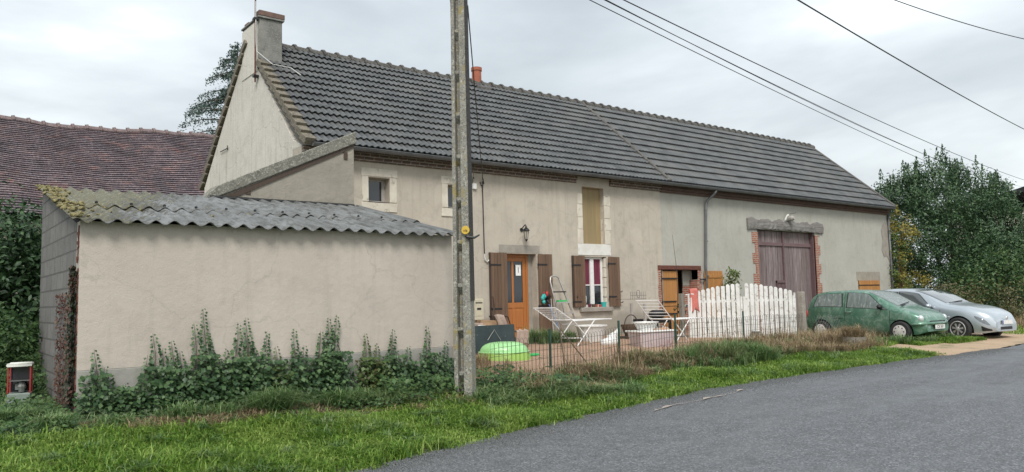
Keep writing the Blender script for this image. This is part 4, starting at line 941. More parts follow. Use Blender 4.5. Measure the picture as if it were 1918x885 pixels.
for (x,zt_),w in zip(IV,words):
    base=float(zg(x,9.7))
    t=thing('ivy_plant',(x,9.72,base),w,'ivy',group='ivy shoots climbing the shed wall')
    H=zt_-base; L=[]; st=MB(); ns=4 if H>.75 else 3
    for s in range(ns):
        xx=x+(s-(ns)/2)*.085+random.uniform(-.03,.03) if s else x; hh=H*(1 if s==0 else random.uniform(.45,.88)); 
        ph=random.uniform(0,6); pts=[]
        for q in range(12):
            f=q/11; pts.append((xx+.018*math.sin(ph+f*7),9.80-.03*(1-f),base+hh*f))
        st.tube(pts,[.006*(1-.7*q/11) for q in range(12)],4)
        k=int(hh/.021); f=np.linspace(.03,1,k)+RNG.normal(size=k)*.004; side=np.where(np.arange(k)%2==0,1,-1); sz=.084*(1-.66*f**2.4)*RNG.uniform(.8,1.15,k)
        wd=.068*(1-f)**.6+.014
        P=np.stack([xx+.018*np.sin(ph+f*7)+side*wd*RNG.uniform(.6,1.2,k),9.79-RNG.random(k)*.035,base+hh*f],1)
        Nr=np.stack([side*.35,np.full(k,-1.),np.full(k,.55)],1)+RNG.normal(size=(k,3))*.18
        L.append(leaves(P,Nr,sz,.95,fold=.3,up=np.array([[0,0,-1.]])))
    # bushy foot
    k=int(380+260*H); a=np.clip(RNG.normal(size=(k,3)),-1.7,1.7); P=np.array([[x,9.66,base+.10]])+a*np.array([[.13,.07,.22*H+.05]]); P[:,0]=x+(P[:,0]-x)*np.clip(1.15-.75*(P[:,2]-base)/H,.25,1.1); P[:,1]=np.minimum(P[:,1],9.79); P[:,2]=np.maximum(P[:,2],base+.01)
    L.append(leaves(P,np.array([[0,-.8,.8]])+RNG.normal(size=(k,3))*.4,.058*RNG.uniform(.6,1.3,k),.9,up=np.array([[0,0,-1.]])))
    V,F=cat(L); npmesh('leaves',V,F,'ivy_tip' if w.find('yellow')>0 else 'ivy',t); st.build('stem','stem',t)

# ------------------------------------------------------------------ grass
def scatter(n,x0,x1,f0,f1):
    x=RNG.uniform(x0,x1,n); a=np.array([f0(v) for v in x]); b=np.array([f1(v) for v in x]); y=a+(b-a)*RNG.random(n); return x,y
def patch(name,n,x0,x1,f0,f1,h,w,lean,mat,label_kind='stuff',clump=0,dens=None):
    x,y=scatter(n,x0,x1,f0,f1)
    if clump:
        k=max(1,n//clump); ci=RNG.integers(0,k,n); cx,cy=x[:k],y[:k]; x=cx[ci]+RNG.normal(size=n)*.045; y=cy[ci]+RNG.normal(size=n)*.045
    if dens is not None:
        keep=RNG.random(n)<dens(x,y); x,y=x[keep],y[keep]
    n=len(x); z=zg(x,y)-.01; hh=h*RNG.uniform(.45,1.15,n)*(.8+.35*np.sin(x*2.1+y*3)*np.sin(x*.9-y*1.7))
    return blades(np.stack([x,y,z],1),hh,w*RNG.uniform(.7,1.3,n),lean*RNG.uniform(.2,1.4,n))
E_=lambda x: float(edge(x))
bandF=lambda x: float(np.interp(x,[0.5,3,5,6.3,7.2,8.5,10,11.2,12,13.5,16,18.2],[8.8,8.6,8.85,9.15,8.9,8.75,9.35,9.75,9.5,9.6,9.7,9.5]))
L=[]
near=lambda x,y: np.clip((y-np.interp(x,EX,EY)+.08*np.sin(x*4)+.06*np.sin(x*11))/.4+.08,0,1)*(.55+.45*(np.sin(x*2.7+1.3*y)*np.sin(y*3.9-x)>-.35))
L.append(patch('g',16000,.5,8,lambda x:E_(x)+.1,lambda x:bandF(x)+.15,.19,.011,1.3,'grass',clump=14))
L.append(patch('g',10000,8,18.6,lambda x:E_(x)+.1,lambda x:bandF(x)+.1,.18,.014,1.2,'grass',clump=14))
L.append(patch('g',80000,.5,8,lambda x:E_(x)-.06,lambda x:bandF(x)+.15,.12,.012,1.0,'grass',dens=near))
L.append(patch('g',60000,8,18.8,lambda x:E_(x)-.02,lambda x:bandF(x)+.1,.13,.015,1.0,'grass',dens=near))
L.append(patch('g',9000,17.8,21.2,lambda x:9.15+.25*(x-18),lambda x:10.6,.13,.012,.8,'grass'))
L.append(patch('g',9000,20.0,23.2,lambda x:9.1+.0*(x),lambda x:9.9,.14,.014,.8,'grass'))
L.append(patch('g',9000,21.4,23.3,lambda x:8.9,lambda x:9.6,.2,.014,.9,'grass',clump=40))
L.append(patch('g',9000,26,40,lambda x:8.6,lambda x:10.6,.16,.02,.8,'grass'))
V,F=cat(L); setp(npmesh('grass',V,F,'grass'),kind='stuff')
L=[]
L.append(patch('w',2600,1.9,6.6,lambda x:8.9,lambda x:9.45,.16,.011,1.4,'tallgreen',clump=40))
L.append(patch('w',2600,.3,1.6,lambda x:8.9,lambda x:12.4,.16,.011,1.4,'tallgreen',clump=50))
for (tx,ty,tn,th_) in ((2.45,9.25,260,.28),(2.9,9.2,200,.24),(3.45,9.15,620,.40),(3.62,9.3,420,.38),(4.35,9.2,420,.34),(4.7,9.25,300,.30),(5.1,9.2,420,.30),(5.6,9.35,300,.26),(1.75,9.1,260,.22),(1.2,9.3,420,.26),(.9,9.8,420,.28)):
    px_=tx+RNG.normal(size=tn)*.09; py_=ty+RNG.normal(size=tn)*.07
    L.append(blades(np.stack([px_,py_,zg(px_,py_)-.01],1),th_*RNG.uniform(.5,1.15,tn),.011*RNG.uniform(.7,1.3,tn),1.25*RNG.uniform(.2,1.5,tn)))
L.append(patch('w',5200,.5,18.5,lambda x:E_(x)+.25,lambda x:bandF(x)+.1,.20,.012,1.4,'tallgreen',clump=45))
L.append(patch('w',7000,6.3,9.5,lambda x:8.5,lambda x:9.6,.30,.016,1.2,'tallgreen',clump=35))
L.append(patch('w',5000,12.2,14.3,lambda x:9.4,lambda x:10.4,.5,.013,.9,'tallgreen',clump=45))
L.append(patch('w',11000,7.6,20,lambda x:bandF(x),lambda x:fenceY(x),.33,.017,1.1,'tallgreen',clump=40))
L.append(patch('w',1800,11.4,12.9,lambda x:13.9,lambda x:14.6,.5,.013,.9,'tallgreen',clump=60))
L.append(patch('w',3000,20.0,22.6,lambda x:9.35,lambda x:10.2,.34,.016,.9,'tallgreen',clump=60))
V,F=cat(L); setp(npmesh('long_grass',V,F,'tallgreen'),kind='stuff')
L=[]
L.append(patch('d',7000,7.2,11.3,lambda x:bandF(x),lambda x:fenceY(x)+.15,.36,.011,1.3,'straw',clump=26))
L.append(patch('d',7000,11,19.6,lambda x:bandF(x),lambda x:fenceY(x)+.1,.42,.013,1.2,'straw',clump=26))
L.append(patch('d',3500,15.6,18.4,lambda x:9.3,lambda x:10.2,.50,.010,1.0,'straw',clump=60))
L.append(patch('d',3500,17.6,21.5,lambda x:10.4,lambda x:11.9,.48,.011,1.0,'straw',clump=40))
L.append(patch('d',1500,7.2,8.4,lambda x:9.8,lambda x:12.4,.4,.008,1.0,'straw',clump=26))
L.append(patch('d',2200,1.5,6.6,lambda x:8.75,lambda x:9.3,.2,.009,1.5,'straw',clump=30))
L.append(patch('d',1400,7.3,19.5,lambda x:bandF(x)+.1,lambda x:fenceY(x)+.1,.72,.009,.8,'straw',clump=6))
L.append(patch('d',1500,28,40,lambda x:9.6,lambda x:11,.6,.02,.8,'straw',clump=20))
V,F=cat(L); setp(npmesh('dry_grass',V,F,'straw'),kind='stuff')
# broad-leaved weeds
L=[]
def weeds(n,x0,x1,y0,y1,hmax,size):
    x=RNG.uniform(x0,x1,n); y=RNG.uniform(y0,y1,n); z=zg(x,y)+RNG.random(n)**1.4*hmax
    return leaves(np.stack([x,y,z],1),np.array([[0,-.5,1.]])+RNG.normal(size=(n,3))*.45,size*RNG.uniform(.5,1.3,n),.75)
L+= [weeds(3000,.4,1.42,8.9,11.1,.13,.045),weeds(1200,.4,1.45,11.6,12.8,.35,.05),weeds(1300,2.0,6.6,9.25,9.65,.08,.045),weeds(1500,6.6,7.7,9.0,9.9,.3,.06),weeds(700,7.6,8.5,8.9,9.4,.22,.10),weeds(1200,5.0,6.3,9.1,9.6,.3,.075),weeds(800,4.2,5.6,8.9,9.2,.15,.05)]
V,F=cat(L); setp(npmesh('weeds',V,F,'weed'),kind='stuff')
# fallen twigs on the earth bank + loose chippings along the road edge
n=26000; x=RNG.uniform(2,21,n); y=np.interp(x,EX,EY)-np.abs(RNG.normal(size=n))*.34+.08; zr=np.interp(x,[10,26,60],[0,.18,.3])+.012
s=RNG.uniform(.006,.014,n)[:,None]; base=np.array([[0,0,1.1],[1,0,0],[-.5,.87,0],[-.5,-.87,0]])
V=(np.stack([x,y,zr],1)[:,None,:]+base[None]*s[:,:,None]*RNG.uniform(.7,1.3,(n,4,1))).reshape(-1,3); i=np.arange(n)[:,None]*4
F=np.concatenate([i+np.array([[0,1,2]]),i+np.array([[0,2,3]]),i+np.array([[0,3,1]])]); setp(npmesh('loose_chippings',V,F,'chips'),kind='stuff')

# ------------------------------------------------------------------ garden wire fence
wf=thing('wire_fence',(12,10.7,.3),'low green wire fence with looped tops between yard and verge','fence')
pts=[(6.95,9.5),(8.5,9.88),(10.84,10.56),(12.96,10.95),(16,11.4),(19.55,12.0)]
m=MB(); 
def fpt(s):
    acc=0
    for (a,b) in zip(pts[:-1],pts[1:]):
        l=math.dist(a,b)
        if s<=acc+l: f=(s-acc)/l; return (a[0]+(b[0]-a[0])*f,a[1]+(b[1]-a[1])*f)
        acc+=l
    return pts[-1]
LT=sum(math.dist(a,b) for a,b in zip(pts[:-1],pts[1:]))
hf=.72; s=0; sp_=.105
while s+sp_<LT:
    a=fpt(s); b=fpt(s+sp_*.9); za=float(zg(*a)); zb=float(zg(*b)); mx=((a[0]+b[0])/2,(a[1]+b[1])/2)
    hh=hf+.02*math.sin(s*2)
    m.tube([(a[0],a[1],za),(a[0],a[1],za+hh-.05),(a[0]*.8+b[0]*.2,a[1]*.8+b[1]*.2,za+hh-.015),(mx[0],mx[1],(za+zb)/2+hh),(a[0]*.2+b[0]*.8,a[1]*.2+b[1]*.8,zb+hh-.015),(b[0],b[1],zb+hh-.05),(b[0],b[1],zb)],.0028,4); s+=sp_
for z in (.08,.22,.36,.50,.62):
    P=[]; s=0
    while s<LT: a=fpt(s); P.append((a[0],a[1],float(zg(*a))+z+.01*math.sin(s*3+z*9))); s+=.3
    m.tube(P,.0028,4)
m.build('mesh_panel','green_wire',wf)
for i,(x,y) in enumerate([(8.5,9.9),(10.84,10.58),(12.96,10.97),(16,11.42)]):
    z=float(zg(x,y)); MB().box((x-.018,y,z-.05),(x+.018,y+.03,z+.84)).build('fence_post','green_post',wf,bevel=.004)
wf2=thing('mesh_fence',(20.6,11.9,.2),'sagging grey chicken-wire mesh beside the rear of the green car','fence')
m=MB(); x0,x1=19.9,22.0; st=.14
for k in range(int((x1-x0)/st)+8):
    for sg in (1,-1):
        P=[]; 
        for j in range(9):
            x=x0+k*st-.28+sg*(j-4)*.07; 
            if x0<=x<=x1: P.append((x,11.85,float(zg(x,11.85))+.02+j*.08))
        if len(P)>1: m.tube(P,.0022,3)
m.tube([(x0,11.85,.92),(x1,11.85,.86)],.004,4); m.build('mesh_panel','galv',wf2)
for x in (19.95,22.0): MB().tube([(x,11.86,.1),(x,11.86,.98)],.018,6).build('fence_post','green_post',wf2)
# leaning sticks
for (p,q,w) in (((9.75,10.15,.25),(9.42,10.7,1.05),'right stick of the crossed pair leaning on the wire fence'),((9.12,10.25,.3),(9.42,10.7,1.06),'left stick of the crossed pair leaning on the wire fence')):
    setp(MB().tube([p,q],.012,6).build('stick','stem'),w,'stick')

# ------------------------------------------------------------------ picket gates
A=Vector((16.9,13.8)); B=Vector((19.6,12.3)); D=(B-A); LG=D.length; U=D/LG; NV=Vector((-U.y,U.x)) # NV away from camera
def gate(s0,s1,label,lean,topf,up):
    zb=.34; o=A+U*s0; ang=math.atan2(U.y,U.x)
    t=thing('picket_gate',(o.x,o.y,zb),label,'gate',rz=ang,group='white picket gates'); W=s1-s0
    m=MB(); n=10; 
    for i in range(n):
        x=.05+(W-.1)*(i+.5)/n; w=.112; zt=topf((s0+x)/LG); lx=random.uniform(-.006,.006)+lean; z0=random.uniform(-.02,.02)
        poly=[(x-w/2,0,z0),(x+w/2,0,z0)]+[(x+lx+w/2*math.cos(a),0,zt-w/2+w/2*math.sin(a)) for a in np.linspace(0,PI,7)]
        if i in up: poly=[(x-w/2,0,z0),(x+w/2,0,z0),(x+w/2,0,zt-.03),(x-w/2,0,zt-.03)]
        m.prism([(p[0],-.03,p[2]) for p in poly],(0,.025,0))
    m.build('slat_panel','picket',t,local=True,bevel=.004)
    for z in (.06,1.05): MB().box((0,-.004,z),(W,.045,z+.07)).build('rail','picket',t,local=True,bevel=.005)
    for x in (0,W-.06): MB().box((x,-.05,0),(x+.06,-.032,1.2)).build('stile','picket',t,local=True,bevel=.005)
    return t
tf=lambda u: 1.33+.24*math.sin(max(0,min(1,u))*PI)**1.1-.0
g1=gate(0,LG/2-.01,'left white wooden picket gate leaf, cleaner, with a pink towel hung on it',0,tf,(6,))
g2=gate(LG/2+.01,LG,'right white wooden picket gate leaf with flaking muddy paint',.01,tf,(4,))
MB().tube([(-.02,-.02,-.1),(-.02,-.02,1.3)],.03,8).build('hinge_post','picket',g1,local=True)
MB().tube([(LG/2+.0,-.02,-.2),(LG/2+.0,-.02,1.28)],.032,8).build('hinge_post','picket',g2,local=True)
MB().tube([(-.1,0,1.28),(.05,-.03,1.3),(.12,-.05,1.29)],.02,6).build('latch','picket',g1,local=True)
cp=MB().box((19.70,12.1,.1),(19.86,12.26,1.64)).build('gate_post','concrete_post',bevel=.02); setp(cp,'square weathered concrete gate post right of the white gate','post')
wp=MB().box((16.72,13.9,.2),(16.84,14.02,1.66)).build('timber_post','wood_grey',bevel=.01); setp(wp,'grey timber post left of the white gate','post')
# pink towel hung over gate top
m=MB(); G=[]
c0=A+U*.13
for i in range(9):
    row=[]
    for j in range(14):
        s=(i/8-.5)*.27; f=j/13
        if f<.25: y=.06-.10*f/.25; z=1.22+.24*math.sin(f/.25*PI/2)
        else: y=-.05-.02*math.sin(i*1.9+f*3); z=1.46-(f-.25)/.75*.62-(.05*math.sin(i*.9))
        s2=s*(1-.15*math.sin(f*PI)); p=c0+U*s2-NV*(-y if y<0 else -y)*-1
        row.append((c0.x+U.x*s2+NV.x*y,c0.y+U.y*s2+NV.y*y+.012*math.sin(i*2.2),.34+z+.0))
    G.append(row)
m.grid(G); o=m.build('towel','cloth_pink',solid=.012,smooth=True); setp(o,'salmon pink towel hanging over the left end of the white gate','towel')
# grey pot hooked on gate
def bucket(name,c,r0,r1,h,mat,label,cat_,rim=.008):
    m=MB(); m.lathe([(r0,0),(r1,h),(r1+rim,h),(r1+rim,h-.02),(r1-.006,h-.02),(r0-.006,.01)],c,18); o=m.build(name,mat,smooth=False); setp(o,label,cat_); return o
bucket('flower_pot',(18.35,12.75,.42),.08,.12,.16,'cement','small grey pot standing before the right picket gate leaf','pot')
bucket('flower_pot',(18.35,12.76,.20),.10,.09,.215,'white_plastic','whitish upturned pot supporting the small grey pot','pot')

# ------------------------------------------------------------------ yard things
# wall lamp
wl=thing('wall_lamp',(12.46,FY,3.27),'black wall lantern mounted above the front door','lamp')
c=(12.47,FY-.2)
MB().lathe([(.0,3.5),(.02,3.47),(.03,3.44),(.075,3.40),(.09,3.37),(.09,3.355),(.0,3.355)],(*c,0),8).build('cap','black_lamp',wl)
m=MB(); m.tube([(12.47,FY,3.40),(12.47,FY-.08,3.47),(12.47,FY-.17,3.52),(12.47,FY-.2,3.48)],.014,6); m.lathe([(.05,0),(.05,.02)],(12.47,FY-.02,3.40),12,axis='y'); m.build('bracket','black_lamp',wl)
MB().lathe([(.035,3.14),(.07,3.35)],(*c,0),6).build('glass','lamp_glass',wl)
m=MB(); 
for k in range(6): a=k*PI/3; m.tube([(c[0]+.038*math.cos(a),c[1]+.038*math.sin(a),3.14),(c[0]+.074*math.cos(a),c[1]+.074*math.sin(a),3.355)],.006,4)
m.lathe([(.0,3.07),(.012,3.09),(.04,3.125),(.04,3.14)],(*c,0),6); m.build('cage','black_lamp',wl)
# mailbox
mb=thing('mailbox',(11.0,FY-.1,1.1),'cream metal mailbox on the wall behind the pole','mailbox')
MB().box((10.80,FY-.16,1.12),(11.11,FY-.0,1.64)).build('box','cream',mb,bevel=.015)
MB().box((10.85,FY-.168,1.22),(11.07,FY-.162,1.50)).build('door','cream',mb,bevel=.003)
m=MB(); m.box((10.86,FY-.172,1.535),(11.06,FY-.162,1.555)); m.box((10.90,FY-.174,1.37),(11.02,FY-.169,1.42)); m.build('slot','iron',mb)
# black board on trestle with junk
bt=thing('black_board',(9.65,13.0,.5),'large dark slate board propped upright behind the green plastic shell','board')
m=MB(); m.rbox((9.62,13.02,.80),(1.12,.03,.56),(R(-6),0,0)); bb=m.build('panel','slate',bt,bevel=.006)
m=MB(); m.tube([(9.42,12.955,.78),(9.60,12.962,.99),(9.76,12.955,.76)],.006,4); m.build('chalk_mark','frame_grey',bt)
jt=thing('side_table',(10.2,14.4,.5),'low table under cardboard and papers in front of the left door shutter','table')
m=MB(); m.box((9.75,14.1,.98),(10.85,14.7,1.01)); m.build('tabletop','wood_grey',jt)
for (x,y) in ((9.8,14.15),(10.8,14.15),(9.8,14.65),(10.8,14.65)): MB().box((x-.02,y-.02,.45),(x+.02,y+.02,.979)).build('leg','wood_grey',jt)
for (c_,sz,rz,mt,lb) in (((10.1,14.4,1.05),(.5,.35,.07),.2,'cloth_beige','grey folded rag on the table behind the slate board'),((10.42,14.35,1.075),(.4,.3,.13),-.3,'cardboard','crumpled brown cardboard on the table behind the slate board'),((10.3,14.2,1.02),(.42,.2,.016),.1,'paper','white papers at the front of the cluttered table'),((10.05,14.5,1.12),(.2,.15,.05),.5,'cloth_pink','pink rag on top of the grey rag')):
    o=MB().rbox(c_,sz,(0,.05,rz)).build('clutter',mt,bevel=.015,jitter=.012); setp(o,lb,'clutter')
# lime plastic sandpit shell
sh=thing('sandpit_shell',(9.32,12.28,.42),'bright green plastic sandpit shell turned upside down','sandpit',rz=R(-22))
def dome(rx,ry,h,z0,ribs=True,n=40,m_=9):
    V=[];F=[]
    for j in range(m_+1):
        f=j/m_; q_=f*PI/2*.9; rr=math.cos(q_)**.55; zz_=z0+h*math.sin(q_)/math.sin(PI/2*.9)
        for k in range(n):
            a=2*PI*k/n; w=1+.035*math.cos(a*8)*(1-f); V.append((rx*rr*w*math.cos(a),ry*rr*w*math.sin(a),zz_))
    for j in range(m_):
        for k in range(n): F.append((j*n+k,j*n+(k+1)%n,(j+1)*n+(k+1)%n,(j+1)*n+k))
    F.append(tuple(m_*n+k for k in range(n))); return V,F
MB().add(*dome(.48,.40,.20,.15)).build('upper_shell','lime',sh,local=True,smooth=True)
m=MB(); n_=40; V=[]
for (ra,rb_,z_) in ((.55,.47,-.03),(.53,.45,.06),(.50,.42,.156)):
    V+=[(ra*(1+.02*math.cos(8*2*PI*k/n_))*math.cos(2*PI*k/n_),rb_*(1+.02*math.cos(8*2*PI*k/n_))*math.sin(2*PI*k/n_),z_) for k in range(n_)]
m.add(V,[(r_*n_+k,r_*n_+(k+1)%n_,(r_+1)*n_+(k+1)%n_,(r_+1)*n_+k) for r_ in range(2) for k in range(n_)]); m.build('lower_rim','lime_dark',sh,local=True,smooth=True)
MB().tube([(.50*math.cos(a),.42*math.sin(a),.155) for a in np.linspace(0,2*PI,40,endpoint=False)],.018,6,closed=True).build('rim','lime',sh,local=True,smooth=True)
o=MB().rbox((10.15,12.4,.46),(.3,.16,.05),(0,0,.3)).build('toy_spade','greenplastic',bevel=.02); setp(o,'small bright green plastic toy lying right of the sandpit shell','toy')
# chair with draped cloth
chn=thing('garden_chair',(10.85,14.0,.48),'dark garden chair draped with a beige cloth before the orange door','chair')
m=MB(); m.box((10.62,13.8,.86),(11.08,14.25,.89)); m.build('seat','wood_dark',chn,bevel=.01)
for (x,y,t_) in ((10.64,13.82,.86),(11.06,13.82,.86),(10.64,14.23,.86),(11.06,14.23,.86)): MB().tube([(x,y,.45),(x,y,t_)],.014,6).build('leg','iron',chn)
m=MB(); m.tube([(10.62,14.2,.86),(10.55,14.25,1.22),(10.75,14.27,1.25)],.014,6); m.tube([(11.06,14.23,.86),(10.98,14.28,1.2),(10.75,14.27,1.25)],.014,6); m.build('backrest','iron',chn)
m=MB();G=[]
for i in range(10):
    row=[]
    for j in range(14):
        u=i/9; f=j/13; x=10.46+.26*u+f*.34+.02*math.sin(i*2.3+j*.6); z=1.28-.05*abs(u-.4)-f*.78+.015*math.sin(i*3.1); y=14.12-.14*f+.03*math.sin(i*1.7+f*3)
        row.append((x,y,z))
    G.append(row)
m.grid(G); o=m.build('draped_cloth','cloth_beige',solid=.01,smooth=True); setp(o,'beige blanket hanging over the back of the garden chair','cloth')
m=MB();G=[]
for i in range(8):
    G.append([(10.82+.34*i/7+.01*math.sin(j),13.78-.02*math.sin(i*2),.92-.34*j/7-.02*math.sin(i*2.1)) for j in range(8)])
m.grid(G); o=m.build('draped_cloth','cloth_beige',solid=.01,smooth=True); setp(o,'second greyish cloth hanging from the garden chair seat','cloth')
# vine stem by left shutter
o=MB().tube([(11.42,FY-.15,.6),(11.45,FY-.13,.95),(11.40,FY-.13,1.2),(11.46,FY-.12,1.45),(11.43,FY-.11,1.7)],[.03,.022,.025,.02,.012],6).build('vine_stem','wood_dark'); setp(o,'gnarled dark vine stem against the left door shutter','vine')
# toys hanging on right shutter
ty=thing('bath_toy_net',(13.1,FY-.15,1.65),'turquoise and red toys in a net hanging on the right door shutter','toys')
m=MB(); 
for k in range(6): m.add(*ico((13.02+random.uniform(-.06,.06),FY-.17,1.62+random.uniform(-.1,.12)),.055,(1,.7,1.1),.2,1))
m.build('net','turq',ty,smooth=True); m=MB(); m.add(*ico((13.12,FY-.2,1.72),.045,(1,.6,1.8),.2,1)); m.add(*ico((13.02,FY-.2,1.76),.03,(1,.6,1),.2,1)); m.build('red_toy','red',ty,smooth=True)
MB().tube([(13.15,FY-.14,1.55),(13.25,FY-.14,1.45)],.02,6).build('handle','iron',ty)
# broom
bm_=thing('broom',(13.25,15.3,.6),'broom with black head up and blue handle leaning beside the ladder','broom')
MB().tube([(13.32,15.05,.6),(13.21,15.48,1.58)],.012,6).build('handle','blue',bm_); m=MB(); m.add(*ico((13.20,15.45,1.66),.085,(1.2,.6,.9),.25,2)); m.build('brush_head','iron',bm_)
# step ladder
ld=thing('ladder',(13.5,15.2,.6),'aluminium step ladder leaning against the wall left of the window','ladder')
A1=[(13.30,14.95,.58),(13.22,15.35,2.05),(13.25,15.37,2.16),(13.33,15.38,2.19),(13.45,15.38,2.19),(13.53,15.37,2.15),(13.57,15.35,2.03),(13.94,14.95,.55)]
MB().tube(A1,.022,8).build('frame','alu',ld,smooth=True)
for z in (1.76,1.48,1.20,.92): 
    f=(z-.58)/1.5; xl=13.30-.08*f; xr=13.94-.37*f; y=14.95+.4*f; MB().box((xl,y-.05,z),(xr,y+.04,z+.03)).build('step','alu' if z<1.7 else 'iron',ld)
MB().tube([(13.25,15.3,.58),(13.28,15.4,1.6)],.016,6).tube([(13.80,15.3,.58),(13.62,15.4,1.6)],.016,6).build('rear_leg','alu',ld)
MB().box((13.33,15.16,1.515),(13.62,15.26,1.56)).build('tray','greenplastic',ld)
# drying racks
def rack(loc,rz,label,up=.35):
    t=thing('drying_rack',loc,label,'clothes rack',rz,group='white folding clothes drying racks')
    def grid_panel(p0,p1,q0,q1,n,name):
        m=MB(); p0,p1,q0,q1=map(Vector,(p0,p1,q0,q1)); m.tube([p0,p1,q1,q0],.014,6,closed=True)
        for k in range(1,n): m.tube([p0.lerp(p1,k/n),q0.lerp(q1,k/n)],.008,5)
        m.build(name,'white_wire',t,local=True)
    w=.34; h=.62
    grid_panel((-.42,-w,h),(.42,-w,h),(-.42,w,h),(.42,w,h),9,'top_frame')
    grid_panel((-.44,-w,h+.02),(-1.0,-w,h+up),(-.44,w,h+.02),(-1.0,w,h+up),6,'wing')
    grid_panel((.44,-w,h),(1.02,-w,h+.0),(.44,w,h),(1.02,w,h+.0),6,'wing')
    for s in (-1,1):
        m=MB(); m.tube([(s*.38,-w,h),(-s*.32,-w,0),(-s*.32,w,0),(s*.38,w,h)],.014,6); m.tube([(-s*.12,-w,.2),(-s*.12,w,.2)],.008,5); m.build('leg_frame','white_wire',t,local=True)
    return t
rack((12.45,13.65,.46),R(7),'white wire drying rack with one raised wing in front of the front door',.31)
rack((15.75,13.5,.38),R(6),'white wire drying rack with a steep raised wing beside the white gate',.50)
# white basin / laundry tub
m=MB(); m.lathe([(.25,0),(.38,.47),(.41,.47),(.41,.44),(.37,.44),(.24,.02)],(13.3,13.95,.46),20); o=m.build('laundry_tub','white_plastic',smooth=False); setp(o,'big white ribbed laundry tub under the window sill','tub')
# white sack
m=MB(); m.add(*ico((12.98,12.98,.56),.2,(1.4,.7,.62),.12,2)); m.add(*ico((13.2,13.1,.66),.13,(1.2,.8,.8),.2,2)); m.tube([(13.28,13.1,.7),(13.42,13.15,.84)],[.08,.02],8); o=m.build('sack','white_plastic',smooth=True); setp(o,'slumped white plastic sack lying on the yard gravel','sack')
# wicker basket
wb=thing('wicker_basket',(15.0,14.2,.6),'brown wicker basket with a hooped handle behind the storage box','basket')
MB().box((14.65,14.0,.3),(15.35,14.4,.58)).build('stand','wood_dark',wb)
MB().lathe([(.17,.585),(.26,.88),(.28,.88),(.27,.84),(.17,.6)],(15.0,14.2,0),18).build('body','wicker',wb)
MB().tube([(15.0+.25*math.cos(a),14.2,.86+.27*math.sin(a)) for a in np.linspace(0,PI,12)],.014,6).build('handle','wood_dark',wb)
# translucent storage box with small basket on top
sb=thing('storage_box',(13.60,12.25,.35),'large translucent plastic storage box filled with laundry','storage box',rz=R(-14))
def tapered(w,d,h,k,z0=0):
    m=MB(); a,b=w/2,d/2; V=[(-a*k,-b*k,z0),(a*k,-b*k,z0),(a*k,b*k,z0),(-a*k,b*k,z0),(-a,-b,z0+h),(a,-b,z0+h),(a,b,z0+h),(-a,b,z0+h)]
    return m.add(V,[(0,3,2,1),(4,5,6,7),(0,1,5,4),(1,2,6,5),(2,3,7,6),(3,0,4,7)])
tapered(1.0,.55,.45,.80).build('body','clearbox',sb,local=True,bevel=.04)
m=MB(); m.box((-.53,-.30,.435),(.53,.30,.475)); m.build('rim','white_plastic',sb,local=True,bevel=.015)
m=MB(); 
for k in range(7): m.add(*ico((random.uniform(-.1,.4),random.uniform(-.1,.1),.48),.09,(1.3,1,.6),.25,1))
m.build('laundry','towels',sb,local=True,smooth=True)
m=MB(); m.lathe([(.18,0),(.27,.19),(.30,.19),(.30,.175),(.26,.17),(.17,.01)],(13.5,12.32,.826),18); 
for k in range(18): 
    a=k*PI/9; m.tube([(13.5+.19*math.cos(a),12.32+.19*math.sin(a),.845),(13.5+.275*math.cos(a),12.32+.275*math.sin(a),1.01)],.008,4)
o=m.build('small_basket','white_plastic'); setp(o,'small white plastic basket standing on the storage box','basket')
# dark barbecue / cupboard behind second rack
bq=thing('barbecue',(16.5,14.8,.4),'dark grey barbecue trolley behind the second drying rack','barbecue')
for (x,y) in ((15.98,14.6),(17.0,14.6),(15.98,15.1),(17.0,15.1)): MB().box((x-.03,y-.03,.35),(x+.03,y+.03,1.42 if x<16.5 else 1.0)).build('leg','frame_grey' if x<16.5 else 'iron',bq)
MB().box((16.0,14.62,.86),(17.0,15.08,.98)).build('shelf','iron',bq,bevel=.01); MB().box((16.0,14.64,.5),(17.0,15.06,.55)).build('shelf','iron',bq)
MB().add(*ico((16.7,14.8,1.1),.28,(1,.8,.5),.02,2)).build('lid','iron',bq,smooth=True)
MB().box((16.1,14.7,.56),(16.6,15.0,.82)).build('bin','slate',bq,bevel=.02)
# wire garden edging / hanging metal basket above
wbk=thing('wire_rack',(15.9,14.4,1.45),'thin wire rack hanging on the wall left of the stable door','rack')
m=MB()
for k in range(9): x=15.75+k*.075; m.tube([(x,14.9,1.52),(x,14.9,1.72),(x+.03,14.9,1.74)],.004,4)
for z in (1.54,1.64): m.tube([(15.75,14.9,z),(16.4,14.9,z)],.004,4)
m.tube([(16.05+.07*math.cos(a),14.88,1.68+.11*math.sin(a)) for a in np.linspace(0,2*PI,12,endpoint=False)],.006,4,closed=True); m.build('wires','iron',wbk)
MB().tube([(15.8,14.9,1.54),(15.8,FY,1.54)],.004,4).build('bracket','iron',wbk)
# hanging planter near the gate + potted foliage
hp=thing('planter_bracket',(17.15,14.1,1.0),'dark planter with wilted flowers hooked on the timber post','planter')
m=MB(); m.lathe([(.02,.95),(.13,1.18),(.15,1.18)],(17.0,14.15,0),12); m.build('pot','slate',hp)
k=90; P=np.array([[17.0,14.15,1.25]])+RNG.normal(size=(k,3))*np.array([[.12,.1,.09]]); V,F=leaves(P,RNG.normal(size=(k,3)),.06*RNG.uniform(.6,1.3,k)); npmesh('foliage',V,F,'hedge',hp)
m=MB(); m.add(*ico((17.1,14.05,1.33),.075,(1.2,1,.6),.2,1)); m.build('flower','cream_top',hp)
MB().tube([(17.0,14.15,1.2),(16.85,14.1,1.4),(16.8,14.0,1.6)],.008,5).build('hook','iron',hp)
